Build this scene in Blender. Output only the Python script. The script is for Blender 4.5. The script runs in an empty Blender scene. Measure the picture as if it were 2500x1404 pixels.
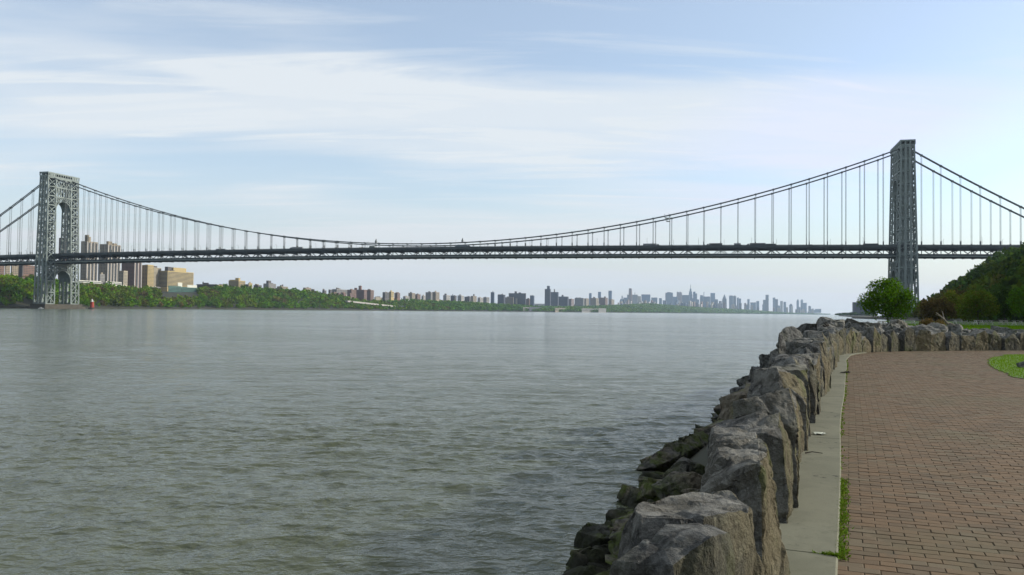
import bpy, bmesh, math, random
import numpy as np
from mathutils import Vector, Matrix, noise as mnoise

sc = bpy.context.scene
COL = sc.collection
R = math.radians

# ------------------------------------------------------------------ camera, sky, sun, exposure
F_PX, PITCH, ROLL, CAM_Z = 2040.3, R(1.598), R(0.658), 4.40
cam_data = bpy.data.cameras.new('camera')
cam_data.sensor_width = 36.0
cam_data.lens = 36.0 * F_PX / 2500.0
cam_data.clip_start = 0.1
cam_data.clip_end = 60000.0
cam = bpy.data.objects.new('camera', cam_data)
COL.objects.link(cam)
cam.matrix_world = (Matrix.Translation((0, 0, CAM_Z)) @ Matrix.Rotation(R(90) + PITCH, 4, 'X') @ Matrix.Rotation(ROLL, 4, 'Z'))
sc.camera = cam

SUN_AZ, SUN_EL = R(80), R(23)          # clockwise from the view direction (+Y); height above the horizon
sun_data = bpy.data.lights.new('sun', 'SUN')
sun_data.energy = 3.4
sun_data.angle = R(2.0)
sun_data.color = (1.0, 0.95, 0.85)
sun = bpy.data.objects.new('sun', sun_data)
COL.objects.link(sun)
sdir = Vector((math.sin(SUN_AZ) * math.cos(SUN_EL), math.cos(SUN_AZ) * math.cos(SUN_EL), math.sin(SUN_EL)))
sun.rotation_euler = sdir.to_track_quat('Z', 'Y').to_euler()
sun.location = (60, 20, 80)

vs = sc.view_settings
vs.view_transform = 'Standard'
vs.look = 'None'
vs.exposure = 0.6
vs.gamma = 1.0
vs.use_curve_mapping = False
sc.cycles.use_denoising = True
sc.cycles.max_bounces = 6
sc.cycles.diffuse_bounces = 2
sc.cycles.glossy_bounces = 2
sc.cycles.volume_bounces = 0
sc.cycles.transparent_max_bounces = 8
sc.cycles.caustics_reflective = False
sc.cycles.caustics_refractive = False


CLOUD_A = (63.4, 8.42, 0)
CLOUD_B = (6.1, 9.7, 0)


def make_world():
    w = bpy.data.worlds.new('World')
    sc.world = w
    w.use_nodes = True
    nt = w.node_tree
    nt.nodes.clear()
    N, L = nt.nodes.new, nt.links.new

    def math_(op, a, b=None, c=None):
        n = N('ShaderNodeMath')
        n.operation = op
        for i, v in enumerate((a, b, c)):
            if v is None:
                continue
            if isinstance(v, (int, float)):
                n.inputs[i].default_value = v
            else:
                L(v, n.inputs[i])
        return n.outputs[0]

    sky = N('ShaderNodeTexSky')
    sky.sky_type = 'NISHITA'
    sky.sun_disc = False
    sky.sun_elevation = SUN_EL
    sky.sun_rotation = SUN_AZ
    sky.air_density = 1.0
    sky.dust_density = 1.2
    sky.ozone_density = 2.0
    tc = N('ShaderNodeTexCoord')
    sep = N('ShaderNodeSeparateXYZ')
    L(tc.outputs['Generated'], sep.inputs[0])
    zc = math_('MAXIMUM', sep.outputs['Z'], 0.0)
    den = math_('ADD', zc, 0.10)
    u = math_('DIVIDE', sep.outputs['X'], den)
    v = math_('DIVIDE', sep.outputs['Y'], den)
    comb = N('ShaderNodeCombineXYZ')
    L(u, comb.inputs[0])
    L(v, comb.inputs[1])

    def layer(rot, scale, loc, nscale, detail, rough, dist, lo, hi):
        mp = N('ShaderNodeMapping')
        mp.inputs['Rotation'].default_value = (0, 0, rot)
        mp.inputs['Scale'].default_value = scale
        mp.inputs['Location'].default_value = loc
        L(comb.outputs[0], mp.inputs[0])
        no = N('ShaderNodeTexNoise')
        no.inputs['Scale'].default_value = nscale
        no.inputs['Detail'].default_value = detail
        no.inputs['Roughness'].default_value = rough
        no.inputs['Distortion'].default_value = dist
        L(mp.outputs[0], no.inputs['Vector'])
        mr = N('ShaderNodeMapRange')
        mr.interpolation_type = 'SMOOTHSTEP'
        mr.inputs['From Min'].default_value = lo
        mr.inputs['From Max'].default_value = hi
        L(no.outputs['Fac'], mr.inputs['Value'])
        return mr.outputs['Result']

    a = layer(R(-6), (0.30, 1.0, 1), CLOUD_A, 1.0, 5.0, 0.48, 0.5, 0.38, 0.60)
    b = layer(R(-16), (0.24, 1.25, 1), CLOUD_B, 3.0, 7.0, 0.62, 1.1, 0.47, 0.70)
    veil = layer(R(0), (0.5, 1.0, 1), (1.0, 9.0, 0), 0.30, 2.0, 0.5, 0.0, 0.25, 0.75)
    s1 = math_('MULTIPLY', a, math_('ADD', math_('MULTIPLY', b, 0.34), 0.60))
    s2 = math_('MULTIPLY', b, 0.27)
    s3 = math_('ADD', math_('MULTIPLY', veil, 0.22), 0.16)
    sm = math_('ADD', math_('ADD', s1, s2), s3)
    # thin air-light veil that thickens to the horizon
    hz = N('ShaderNodeMapRange')
    hz.interpolation_type = 'SMOOTHSTEP'
    hz.inputs['From Min'].default_value = 0.17
    hz.inputs['From Max'].default_value = 0.0
    hz.inputs['To Min'].default_value = 0.0
    hz.inputs['To Max'].default_value = 0.72
    L(zc, hz.inputs['Value'])
    tot = math_('MINIMUM', sm, 0.94)
    mix = N('ShaderNodeMix')
    mix.data_type = 'RGBA'
    mix.blend_type = 'LIGHTEN'
    L(tot, mix.inputs['Factor'])
    L(sky.outputs[0], mix.inputs['A'])
    mix.inputs['B'].default_value = (4.15, 4.40, 4.60, 1)
    mixh = N('ShaderNodeMix')
    mixh.data_type = 'RGBA'
    L(hz.outputs['Result'], mixh.inputs['Factor'])
    L(mix.outputs['Result'], mixh.inputs['A'])
    mixh.inputs['B'].default_value = (3.55, 3.6, 3.7, 1)
    bg = N('ShaderNodeBackground')
    bg.inputs['Strength'].default_value = 0.13
    L(mixh.outputs['Result'], bg.inputs['Color'])
    out = N('ShaderNodeOutputWorld')
    L(bg.outputs[0], out.inputs['Surface'])


make_world()

# ------------------------------------------------------------------ calibration helpers (metres; +Y is the view direction)
_cr, _sr = math.cos(ROLL), math.sin(ROLL)


def ray(px, py):
    xr, yr = (px - 1250) / F_PX, (702 - py) / F_PX
    x, y = xr * _cr - yr * _sr, xr * _sr + yr * _cr
    fy = math.cos(PITCH) - y * math.sin(PITCH)
    uz = math.sin(PITCH) + y * math.cos(PITCH)
    return x / fy, uz / fy


def at(px, py, Y):
    a, b = ray(px, py)
    return Vector((a * Y, Y, CAM_Z + b * Y))


HEAD = 0.254
SD = Vector((math.cos(HEAD), -math.sin(HEAD), 0))      # along the bridge, towards the near (right) bank
ND = Vector((math.sin(HEAD), math.cos(HEAD), 0))       # across the bridge, away from the camera
NYT = Vector((-622.84, 1144.01, 0))


def on_bridge(px, py, n=-16.0):
    a, b = ray(px, py)
    r = Vector((a, 1, b))
    t = ((NYT - Vector((0, 0, CAM_Z))).dot(ND) + n) / r.dot(ND)
    q = Vector((0, 0, CAM_Z)) + r * t
    return (q - NYT).dot(SD), q.z


# ------------------------------------------------------------------ object helpers
def prop(o, label=None, cat=None, group=None, kind=None):
    if label:
        o['label'] = label
    if cat:
        o['category'] = cat
    if group:
        o['group'] = group
    if kind:
        o['kind'] = kind
    return o


def empty(name, loc=(0, 0, 0), rz=0.0):
    o = bpy.data.objects.new(name, None)
    o.location = loc
    o.rotation_euler = (0, 0, rz)
    o.empty_display_size = 0.5
    COL.objects.link(o)
    return o


def link(name, me, parent=None):
    o = bpy.data.objects.new(name, me)
    COL.objects.link(o)
    if parent is not None:
        o.parent = parent
    return o


def fast_mesh(name, verts, faces, mats, smooth=False, mat_idx=None, tint=None):
    """verts (n,3) array, faces (m,k) array of equal-sized polygons"""
    me = bpy.data.meshes.new(name)
    verts = np.asarray(verts, dtype=np.float32)
    faces = np.asarray(faces, dtype=np.int32)
    m, k = faces.shape
    me.vertices.add(len(verts))
    me.vertices.foreach_set('co', verts.ravel())
    me.loops.add(m * k)
    me.loops.foreach_set('vertex_index', faces.ravel())
    me.polygons.add(m)
    me.polygons.foreach_set('loop_start', np.arange(0, m * k, k, dtype=np.int32))
    me.polygons.foreach_set('loop_total', np.full(m, k, dtype=np.int32))
    for mt in (mats if isinstance(mats, (list, tuple)) else [mats]):
        me.materials.append(mt)
    if mat_idx is not None:
        me.polygons.foreach_set('material_index', np.asarray(mat_idx, dtype=np.int32))
    me.polygons.foreach_set('use_smooth', np.full(m, smooth, dtype=bool))
    me.update(calc_edges=True)
    if tint is not None:
        at_ = me.attributes.new('tint', 'FLOAT', 'POINT')
        at_.data.foreach_set('value', np.asarray(tint, dtype=np.float32))
    return me


class MB:
    """collects shapes, builds ONE mesh"""

    def __init__(self):
        self.v, self.f, self.m = [], [], []
        self.mi = 0

    def add(self, vs_, fs):
        b = len(self.v)
        self.v += [tuple(p) for p in vs_]
        self.f += [tuple(i + b for i in f) for f in fs]
        self.m += [self.mi] * len(fs)

    def box(self, x0, x1, y0, y1, z0, z1):
        self.add([(x0, y0, z0), (x1, y0, z0), (x1, y1, z0), (x0, y1, z0), (x0, y0, z1), (x1, y0, z1), (x1, y1, z1), (x0, y1, z1)],
                 [(0, 3, 2, 1), (4, 5, 6, 7), (0, 1, 5, 4), (1, 2, 6, 5), (2, 3, 7, 6), (3, 0, 4, 7)])

    def bar(self, p, q, w, h=None, w2=None):
        p, q = Vector(p), Vector(q)
        d = (q - p).normalized()
        up = Vector((0, 0, 1)) if abs(d.z) < 0.95 else Vector((1, 0, 0))
        a = d.cross(up).normalized()
        b = a.cross(d)
        h = w if h is None else h
        k = 1.0 if w2 is None else w2 / w
        vs_ = []
        for c, s in ((p, 1.0), (q, k)):
            for sx, sy in ((-1, -1), (1, -1), (1, 1), (-1, 1)):
                vs_.append(c + a * (sx * w * s / 2) + b * (sy * h * s / 2))
        self.add(vs_, [(0, 1, 2, 3), (7, 6, 5, 4), (0, 4, 5, 1), (1, 5, 6, 2), (2, 6, 7, 3), (3, 7, 4, 0)])

    def tube(self, pts, r, n=6, r2=None):
        pts = [Vector(p) for p in pts]
        rings = []
        for i, p in enumerate(pts):
            d = (pts[min(i + 1, len(pts) - 1)] - pts[max(i - 1, 0)]).normalized()
            up = Vector((0, 0, 1)) if abs(d.z) < 0.95 else Vector((1, 0, 0))
            a = d.cross(up).normalized()
            b = a.cross(d)
            rr = r if r2 is None else r + (r2 - r) * i / (len(pts) - 1)
            rings.append([p + (a * math.cos(t) + b * math.sin(t)) * rr for t in [2 * math.pi * k / n for k in range(n)]])
        vs_ = [v for rg in rings for v in rg]
        fs = []
        for i in range(len(pts) - 1):
            for k in range(n):
                fs.append((i * n + k, i * n + (k + 1) % n, (i + 1) * n + (k + 1) % n, (i + 1) * n + k))
        fs.append(tuple(range(n - 1, -1, -1)))
        fs.append(tuple(range((len(pts) - 1) * n, len(pts) * n)))
        self.add(vs_, fs)

    def lathe(self, prof, n=12, cx=0, cy=0):
        vs_, fs = [], []
        for r, z in prof:
            for k in range(n):
                t = 2 * math.pi * k / n
                vs_.append((cx + r * math.cos(t), cy + r * math.sin(t), z))
        for i in range(len(prof) - 1):
            for k in range(n):
                fs.append((i * n + k, i * n + (k + 1) % n, (i + 1) * n + (k + 1) % n, (i + 1) * n + k))
        fs.append(tuple(range(n - 1, -1, -1)))
        fs.append(tuple(range((len(prof) - 1) * n, len(prof) * n)))
        self.add(vs_, fs)

    def mesh(self, name, mats):
        me = bpy.data.meshes.new(name)
        me.from_pydata(self.v, [], self.f)
        for mt in (mats if isinstance(mats, (list, tuple)) else [mats]):
            me.materials.append(mt)
        if any(self.m):
            me.polygons.foreach_set('material_index', self.m)
        me.update()
        return me

    def build(self, name, mats, parent=None):
        return link(name, self.mesh(name, mats), parent)


# ------------------------------------------------------------------ materials
class NT:
    def __init__(self, name):
        self.mat = bpy.data.materials.new(name)
        self.mat.use_nodes = True
        self.nt = self.mat.node_tree
        self.p = self.nt.nodes['Principled BSDF']
        self.out = self.nt.nodes['Material Output']

    def n(self, t, **kw):
        nd = self.nt.nodes.new(t)
        for k, v in kw.items():
            setattr(nd, k, v)
        return nd

    def l(self, a, b):
        self.nt.links.new(a, b)

    def setin(self, sock, v):
        if isinstance(v, (int, float)):
            sock.default_value = v
        elif isinstance(v, tuple):
            sock.default_value = v if len(v) == len(sock.default_value) else (*v, 1)
        else:
            self.l(v, sock)

    def math(self, op, a, b=0.0):
        m = self.n('ShaderNodeMath', operation=op)
        self.setin(m.inputs[0], a)
        self.setin(m.inputs[1], b)
        return m.outputs[0]

    def coord(self, kind='Object', scale=(1, 1, 1), rot=(0, 0, 0)):
        tc = self.n('ShaderNodeTexCoord')
        mp = self.n('ShaderNodeMapping')
        mp.inputs['Scale'].default_value = scale
        mp.inputs['Rotation'].default_value = rot
        self.l(tc.outputs[kind], mp.inputs[0])
        return mp.outputs[0]

    def noise(self, vec, scale, detail=4, rough=0.55, dist=0.0):
        no = self.n('ShaderNodeTexNoise')
        no.inputs['Scale'].default_value = scale
        no.inputs['Detail'].default_value = detail
        no.inputs['Roughness'].default_value = rough
        no.inputs['Distortion'].default_value = dist
        if vec is not None:
            self.l(vec, no.inputs['Vector'])
        return no.outputs['Fac']

    def ramp(self, fac, lo, hi, smooth=True):
        m = self.n('ShaderNodeMapRange')
        if smooth:
            m.interpolation_type = 'SMOOTHSTEP'
        m.inputs['From Min'].default_value = lo
        m.inputs['From Max'].default_value = hi
        self.setin(m.inputs['Value'], fac)
        return m.outputs['Result']

    def mix(self, fac, a, b):
        m = self.n('ShaderNodeMix', data_type='RGBA')
        self.setin(m.inputs['Factor'], fac)
        self.setin(m.inputs['A'], a)
        self.setin(m.inputs['B'], b)
        return m.outputs['Result']

    def hsv(self, col, h=0.5, s=1.0, v=1.0):
        m = self.n('ShaderNodeHueSaturation')
        self.setin(m.inputs['Hue'], h)
        self.setin(m.inputs['Saturation'], s)
        self.setin(m.inputs['Value'], v)
        self.setin(m.inputs['Color'], col)
        return m.outputs['Color']

    def bump(self, h, strength, dist, normal=None):
        b = self.n('ShaderNodeBump')
        b.inputs['Strength'].default_value = strength
        b.inputs['Distance'].default_value = dist
        self.l(h, b.inputs['Height'])
        if normal is not None:
            self.l(normal, b.inputs['Normal'])
        return b.outputs['Normal']

    def done(self, color, rough=0.9, normal=None, spec=0.3, metal=0.0):
        self.setin(self.p.inputs['Base Color'], color)
        self.setin(self.p.inputs['Roughness'], rough)
        self.p.inputs['Specular IOR Level'].default_value = spec
        self.p.inputs['Metallic'].default_value = metal
        if normal is not None:
            self.l(normal, self.p.inputs['Normal'])
        return self.mat


def plain(name, c, c2=None, scale=1.0, rough=0.85, bump=0.0, bdist=0.01, spec=0.3, rnd=0.0, metal=0.0):
    t = NT(name)
    v = t.coord()
    nz = t.noise(v, scale, 6, 0.62)
    c2 = c2 or tuple(x * 0.72 for x in c)
    col = t.mix(t.ramp(nz, 0.3, 0.7), c, c2)
    if rnd:
        oi = t.n('ShaderNodeObjectInfo')
        col = t.hsv(col, v=t.math('ADD', t.math('MULTIPLY', oi.outputs['Random'], rnd), 1 - rnd / 2))
    nm = t.bump(nz, bump, bdist) if bump else None
    return t.done(col, rough, nm, spec, metal)


def stone_mat(name, base, dark, stain, moss, stain_amt, moss_amt, algae=False):
    t = NT(name)
    v = t.coord()
    big = t.noise(v, 1.3, 5, 0.6, 0.4)
    med = t.noise(v, 6.0, 8, 0.68)
    fine = t.noise(v, 55.0, 5, 0.7)
    oi = t.n('ShaderNodeObjectInfo')
    col = t.mix(t.ramp(med, 0.38, 0.62), dark, base)
    col = t.mix(t.math('MULTIPLY', t.ramp(fine, 0.5, 0.72), 0.45), col, tuple(min(1, x * 1.8) for x in base))
    lich = t.noise(v, 17.0, 3, 0.5, 0.3)
    col = t.mix(t.math('MULTIPLY', t.ramp(lich, 0.62, 0.70), 0.6), col, tuple(min(1, x * 1.7) for x in base))
    st = t.math('MULTIPLY', t.ramp(t.math('ADD', big, t.math('MULTIPLY', oi.outputs['Random'], 0.25)), 0.50, 0.72), stain_amt)
    col = t.mix(st, col, stain)
    vd = t.coord(scale=(3.2, 3.2, 0.55))
    crev = t.noise(vd, 2.4, 6, 0.7, 0.8)
    col = t.mix(t.math('MULTIPLY', t.ramp(crev, 0.54, 0.70), 0.6), col, tuple(x * 0.45 for x in dark))
    vm = t.coord(scale=(1, 1, 0.45))
    mo = t.noise(vm, 2.1, 6, 0.65, 0.5)
    mo = t.math('MULTIPLY', t.ramp(mo, 0.5, 0.66), moss_amt)
    col = t.mix(mo, col, moss)
    if algae:
        geo = t.n('ShaderNodeNewGeometry')
        sp = t.n('ShaderNodeSeparateXYZ')
        t.l(geo.outputs['Position'], sp.inputs[0])
        zz = t.math('ADD', sp.outputs['Z'], t.math('MULTIPLY', big, 1.4))
        alg = t.math('MULTIPLY', t.ramp(zz, 2.1, 1.5), t.ramp(t.noise(v, 2.7, 4, 0.6), 0.42, 0.62))
        col = t.mix(t.math('MULTIPLY', alg, 0.85), col, (0.062, 0.082, 0.014))
        col = t.mix(t.math('MULTIPLY', t.ramp(zz, 1.15, 0.85), 0.85), col, (0.020, 0.022, 0.013))
    col = t.hsv(col, v=t.math('ADD', t.math('MULTIPLY', oi.outputs['Random'], 0.5), 0.75))
    vb = t.coord(scale=(1, 1, 1))
    h = t.math('ADD', t.math('MULTIPLY', med, 1.0), t.math('MULTIPLY', fine, 0.22))
    h = t.math('SUBTRACT', h, t.math('MULTIPLY', t.ramp(crev, 0.54, 0.70), 0.5))
    return t.done(col, 0.92, t.bump(h, 1.0, 0.10), 0.2)


def leaf_mat(name, ramp_cols, translucent=0.35, tree_var=0.0):
    """ramp_cols: list of (pos, colour) looked up by the per-tree tint attribute"""
    t = NT(name)
    a = t.n('ShaderNodeAttribute', attribute_name='tint')
    geo = t.n('ShaderNodeNewGeometry')
    cr = t.n('ShaderNodeValToRGB')
    el = cr.color_ramp.elements
    while len(el) < len(ramp_cols):
        el.new(0.5)
    for e, (p_, c) in zip(el, ramp_cols):
        e.position = p_
        e.color = (*c, 1)
    t.l(a.outputs['Fac'], cr.inputs[0])
    wn = t.n('ShaderNodeTexWhiteNoise', noise_dimensions='1D')
    t.l(a.outputs['Fac'], wn.inputs['W'])
    vv = t.math('ADD', t.math('MULTIPLY', wn.outputs['Value'], tree_var), 1.0 - tree_var * 0.5)
    col = t.hsv(cr.outputs[0], h=t.math('ADD', t.math('MULTIPLY', geo.outputs['Random Per Island'], 0.03), 0.485),
                v=t.math('MULTIPLY', vv, t.math('ADD', t.math('MULTIPLY', geo.outputs['Random Per Island'], 0.7), 0.65)))
    d = t.n('ShaderNodeBsdfDiffuse')
    tr = t.n('ShaderNodeBsdfTranslucent')
    t.l(col, d.inputs[0])
    t.l(col, tr.inputs[0])
    mx = t.n('ShaderNodeMixShader')
    mx.inputs[0].default_value = translucent
    t.l(d.outputs[0], mx.inputs[1])
    t.l(tr.outputs[0], mx.inputs[2])
    t.l(mx.outputs[0], t.out.inputs['Surface'])
    return t.mat


def water_mat():
    t = NT('river_water')
    v1 = t.coord(scale=(0.55, 1.0, 1.0), rot=(0, 0, R(-8)))
    v2 = t.coord(scale=(0.65, 1.0, 1.0), rot=(0, 0, R(11)))
    v3 = t.coord(scale=(0.38, 1.0, 1.0), rot=(0, 0, R(-4)))
    w1 = t.noise(v1, 1.55, 3, 0.55, 0.35)
    w2 = t.noise(v2, 4.6, 3, 0.55, 0.2)
    w3 = t.noise(v3, 0.42, 3, 0.55, 0.2)
    w4 = t.noise(v1, 0.022, 4, 0.6, 0.5)
    w5 = t.noise(v3, 0.10, 3, 0.6, 0.2)
    r1 = t.math('SUBTRACT', 1.0, t.math('ABSOLUTE', t.math('SUBTRACT', t.math('MULTIPLY', w1, 2.0), 1.0)))
    h = t.math('ADD', t.math('MULTIPLY', r1, 0.09), t.math('MULTIPLY', w2, 0.08))
    h = t.math('ADD', h, t.math('MULTIPLY', w3, 0.30))
    h = t.math('ADD', h, t.math('MULTIPLY', w5, 0.8))
    gust = t.math('ADD', t.math('MULTIPLY', t.ramp(w4, 0.3, 0.7), 0.7), 0.65)
    h = t.math('MULTIPLY', h, gust)
    nm = t.bump(h, 1.0, 1.0)
    col = t.mix(w4, (0.058, 0.068, 0.036), (0.066, 0.074, 0.042))
    t.p.inputs['IOR'].default_value = 1.33
    m = t.done(col, 0.13, nm, 0.5)
    return m


def brick_mat():
    t = NT('brick_paver')
    geo = t.n('ShaderNodeNewGeometry')
    oi = t.n('ShaderNodeObjectInfo')
    rnd = t.math('FRACT', t.math('ADD', geo.outputs['Random Per Island'], oi.outputs['Random']))
    pos = t.n('ShaderNodeMapping')
    t.l(geo.outputs['Position'], pos.inputs[0])
    big = t.noise(pos.outputs[0], 0.55, 5, 0.6)
    med = t.noise(pos.outputs[0], 7.0, 5, 0.65)
    fine = t.noise(pos.outputs[0], 120.0, 4, 0.7)
    col = t.mix(rnd, (0.126, 0.082, 0.046), (0.086, 0.062, 0.038))
    col = t.mix(t.math('MULTIPLY', t.ramp(rnd, 0.86, 0.95), 0.5), col, (0.145, 0.118, 0.075))
    grime = t.noise(pos.outputs[0], 1.9, 7, 0.68, 0.6)
    col = t.mix(t.math('MULTIPLY', t.ramp(grime, 0.52, 0.70), 0.45), col, (0.062, 0.054, 0.036))
    col = t.mix(t.math('MULTIPLY', t.ramp(big, 0.46, 0.68), 0.5), col, (0.090, 0.082, 0.045))
    col = t.mix(t.math('MULTIPLY', t.ramp(med, 0.52, 0.75), 0.40), col, (0.165, 0.128, 0.085))
    col = t.mix(t.math('MULTIPLY', t.ramp(fine, 0.55, 0.75), 0.35), col, (0.09, 0.075, 0.055))
    return t.done(col, 0.93, t.bump(fine, 0.35, 0.004), 0.2)


M = {}
M['water'] = water_mat()
M['brick'] = brick_mat()
M['mortar'] = plain('joint_sand', (0.078, 0.068, 0.044), (0.058, 0.056, 0.030), 14.0, 0.95, 0.4, 0.01)
def kerb_mat():
    t = NT('kerb_concrete')
    geo = t.n('ShaderNodeNewGeometry')
    v = geo.outputs['Position']
    a, b, c = t.noise(v, 1.1, 6, 0.65, 0.4), t.noise(v, 9.0, 6, 0.7), t.noise(v, 130.0, 3, 0.7)
    col = t.mix(t.ramp(a, 0.35, 0.65), (0.150, 0.148, 0.104), (0.118, 0.118, 0.082))
    col = t.mix(t.math('MULTIPLY', t.ramp(b, 0.54, 0.70), 0.55), col, (0.080, 0.078, 0.050))
    col = t.mix(t.math('MULTIPLY', t.ramp(c, 0.55, 0.7), 0.4), col, (0.20, 0.195, 0.15))
    col = t.mix(t.math('MULTIPLY', t.ramp(c, 0.42, 0.32), 0.4), col, (0.07, 0.07, 0.05))
    vo = t.n('ShaderNodeTexVoronoi', feature='DISTANCE_TO_EDGE')
    vo.inputs['Scale'].default_value = 0.55
    wob = t.n('ShaderNodeVectorMath', operation='ADD')
    t.l(v, wob.inputs[0])
    nn_ = t.n('ShaderNodeTexNoise')
    nn_.inputs['Scale'].default_value = 5.0
    nn_.inputs['Detail'].default_value = 5.0
    t.l(v, nn_.inputs['Vector'])
    t.l(nn_.outputs['Color'], wob.inputs[1])
    t.l(wob.outputs[0], vo.inputs['Vector'])
    crk = t.ramp(vo.outputs['Distance'], 0.010, 0.003)
    col = t.mix(t.math('MULTIPLY', crk, t.ramp(a, 0.48, 0.58)), col, (0.03, 0.028, 0.02))
    return t.done(col, 0.93, t.bump(t.math('ADD', b, c), 0.5, 0.006), 0.2)


M['kerb'] = kerb_mat()
M['stone'] = stone_mat('wall_stone', (0.172, 0.172, 0.158), (0.054, 0.054, 0.051), (0.150, 0.132, 0.090), (0.078, 0.084, 0.038), 0.3, 0.25)
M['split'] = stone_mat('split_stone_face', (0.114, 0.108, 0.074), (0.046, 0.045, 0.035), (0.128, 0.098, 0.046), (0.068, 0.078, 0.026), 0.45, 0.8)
M['riprap'] = stone_mat('riprap_stone', (0.128, 0.122, 0.104), (0.048, 0.047, 0.042), (0.150, 0.115, 0.065), (0.070, 0.085, 0.018), 0.4, 0.5, True)
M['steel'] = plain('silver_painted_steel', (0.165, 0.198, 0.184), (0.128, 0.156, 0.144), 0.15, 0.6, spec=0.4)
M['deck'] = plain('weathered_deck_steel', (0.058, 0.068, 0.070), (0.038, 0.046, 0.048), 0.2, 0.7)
M['cable'] = plain('cable_steel', (0.13, 0.145, 0.145), (0.09, 0.10, 0.10), 0.5, 0.6)
M['asphalt'] = plain('asphalt', (0.05, 0.05, 0.05), (0.04, 0.04, 0.042), 0.5, 0.9)
M['pier'] = plain('pier_granite', (0.075, 0.068, 0.052), (0.048, 0.044, 0.035), 0.25, 0.9)
M['grass'] = plain('lawn_soil', (0.070, 0.130, 0.006), (0.055, 0.105, 0.006), 0.8, 0.95)
M['earth'] = plain('earth_bank', (0.034, 0.034, 0.020), (0.020, 0.023, 0.012), 0.08, 0.95)
M['bark'] = plain('bark', (0.060, 0.048, 0.036), (0.034, 0.028, 0.02), 9.0, 0.95, 0.5, 0.02)
M['drift'] = plain('weathered_wood', (0.20, 0.175, 0.14), (0.11, 0.095, 0.075), 12.0, 0.9, 0.4, 0.01)
M['white'] = plain('pale_paint', (0.62, 0.62, 0.58), (0.5, 0.5, 0.47), 1.0, 0.7)
M['table'] = plain('pale_table_top', (0.55, 0.53, 0.48), (0.42, 0.40, 0.36), 2.0, 0.7)
M['dark'] = plain('dark_metal', (0.035, 0.037, 0.040), (0.025, 0.027, 0.03), 2.0, 0.6)
M['tyre'] = plain('tyre_rubber', (0.02, 0.02, 0.02), (0.015, 0.015, 0.015), 3.0, 0.9)
M['glass'] = plain('dark_window_glass', (0.035, 0.042, 0.050), (0.025, 0.03, 0.036), 0.3, 0.25, spec=0.5)
M['red'] = plain('red_paint', (0.27, 0.030, 0.018), (0.21, 0.024, 0.014), 0.6, 0.6)
M['paper'] = plain('paper', (0.46, 0.48, 0.40), (0.38, 0.40, 0.34), 20.0, 0.9)
GREENS = [(0.0, (0.056, 0.125, 0.006)), (0.35, (0.086, 0.175, 0.005)), (0.6, (0.115, 0.165, 0.006)), (0.8, (0.075, 0.100, 0.012)), (1.0, (0.115, 0.088, 0.030))]
M['leaf_far'] = leaf_mat('far_wood_leaves', GREENS, 0.25, 0.7)
M['leaf_hill'] = leaf_mat('hill_wood_leaves', [(0.0, (0.024, 0.048, 0.008)), (0.5, (0.042, 0.080, 0.008)), (0.8, (0.078, 0.112, 0.010)), (1.0, (0.105, 0.076, 0.022))], 0.3, 0.5)
M['leaf_green'] = leaf_mat('spring_green_leaves', [(0.0, (0.048, 0.112, 0.004)), (1.0, (0.105, 0.195, 0.006))], 0.45)
M['leaf_olive'] = leaf_mat('olive_leaves', [(0.0, (0.075, 0.130, 0.008)), (0.6, (0.105, 0.135, 0.010)), (1.0, (0.170, 0.100, 0.024))], 0.35)
M['leaf_brown'] = leaf_mat('reddish_young_leaves', [(0.0, (0.065, 0.058, 0.018)), (1.0, (0.140, 0.080, 0.026))], 0.35)
M['grass_blade'] = leaf_mat('grass_blades', [(0.0, (0.090, 0.180, 0.004)), (1.0, (0.140, 0.235, 0.006))], 0.3)
M['weed'] = leaf_mat('weed_leaves', [(0.0, (0.075, 0.135, 0.012)), (1.0, (0.13, 0.19, 0.02))], 0.3)

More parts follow.
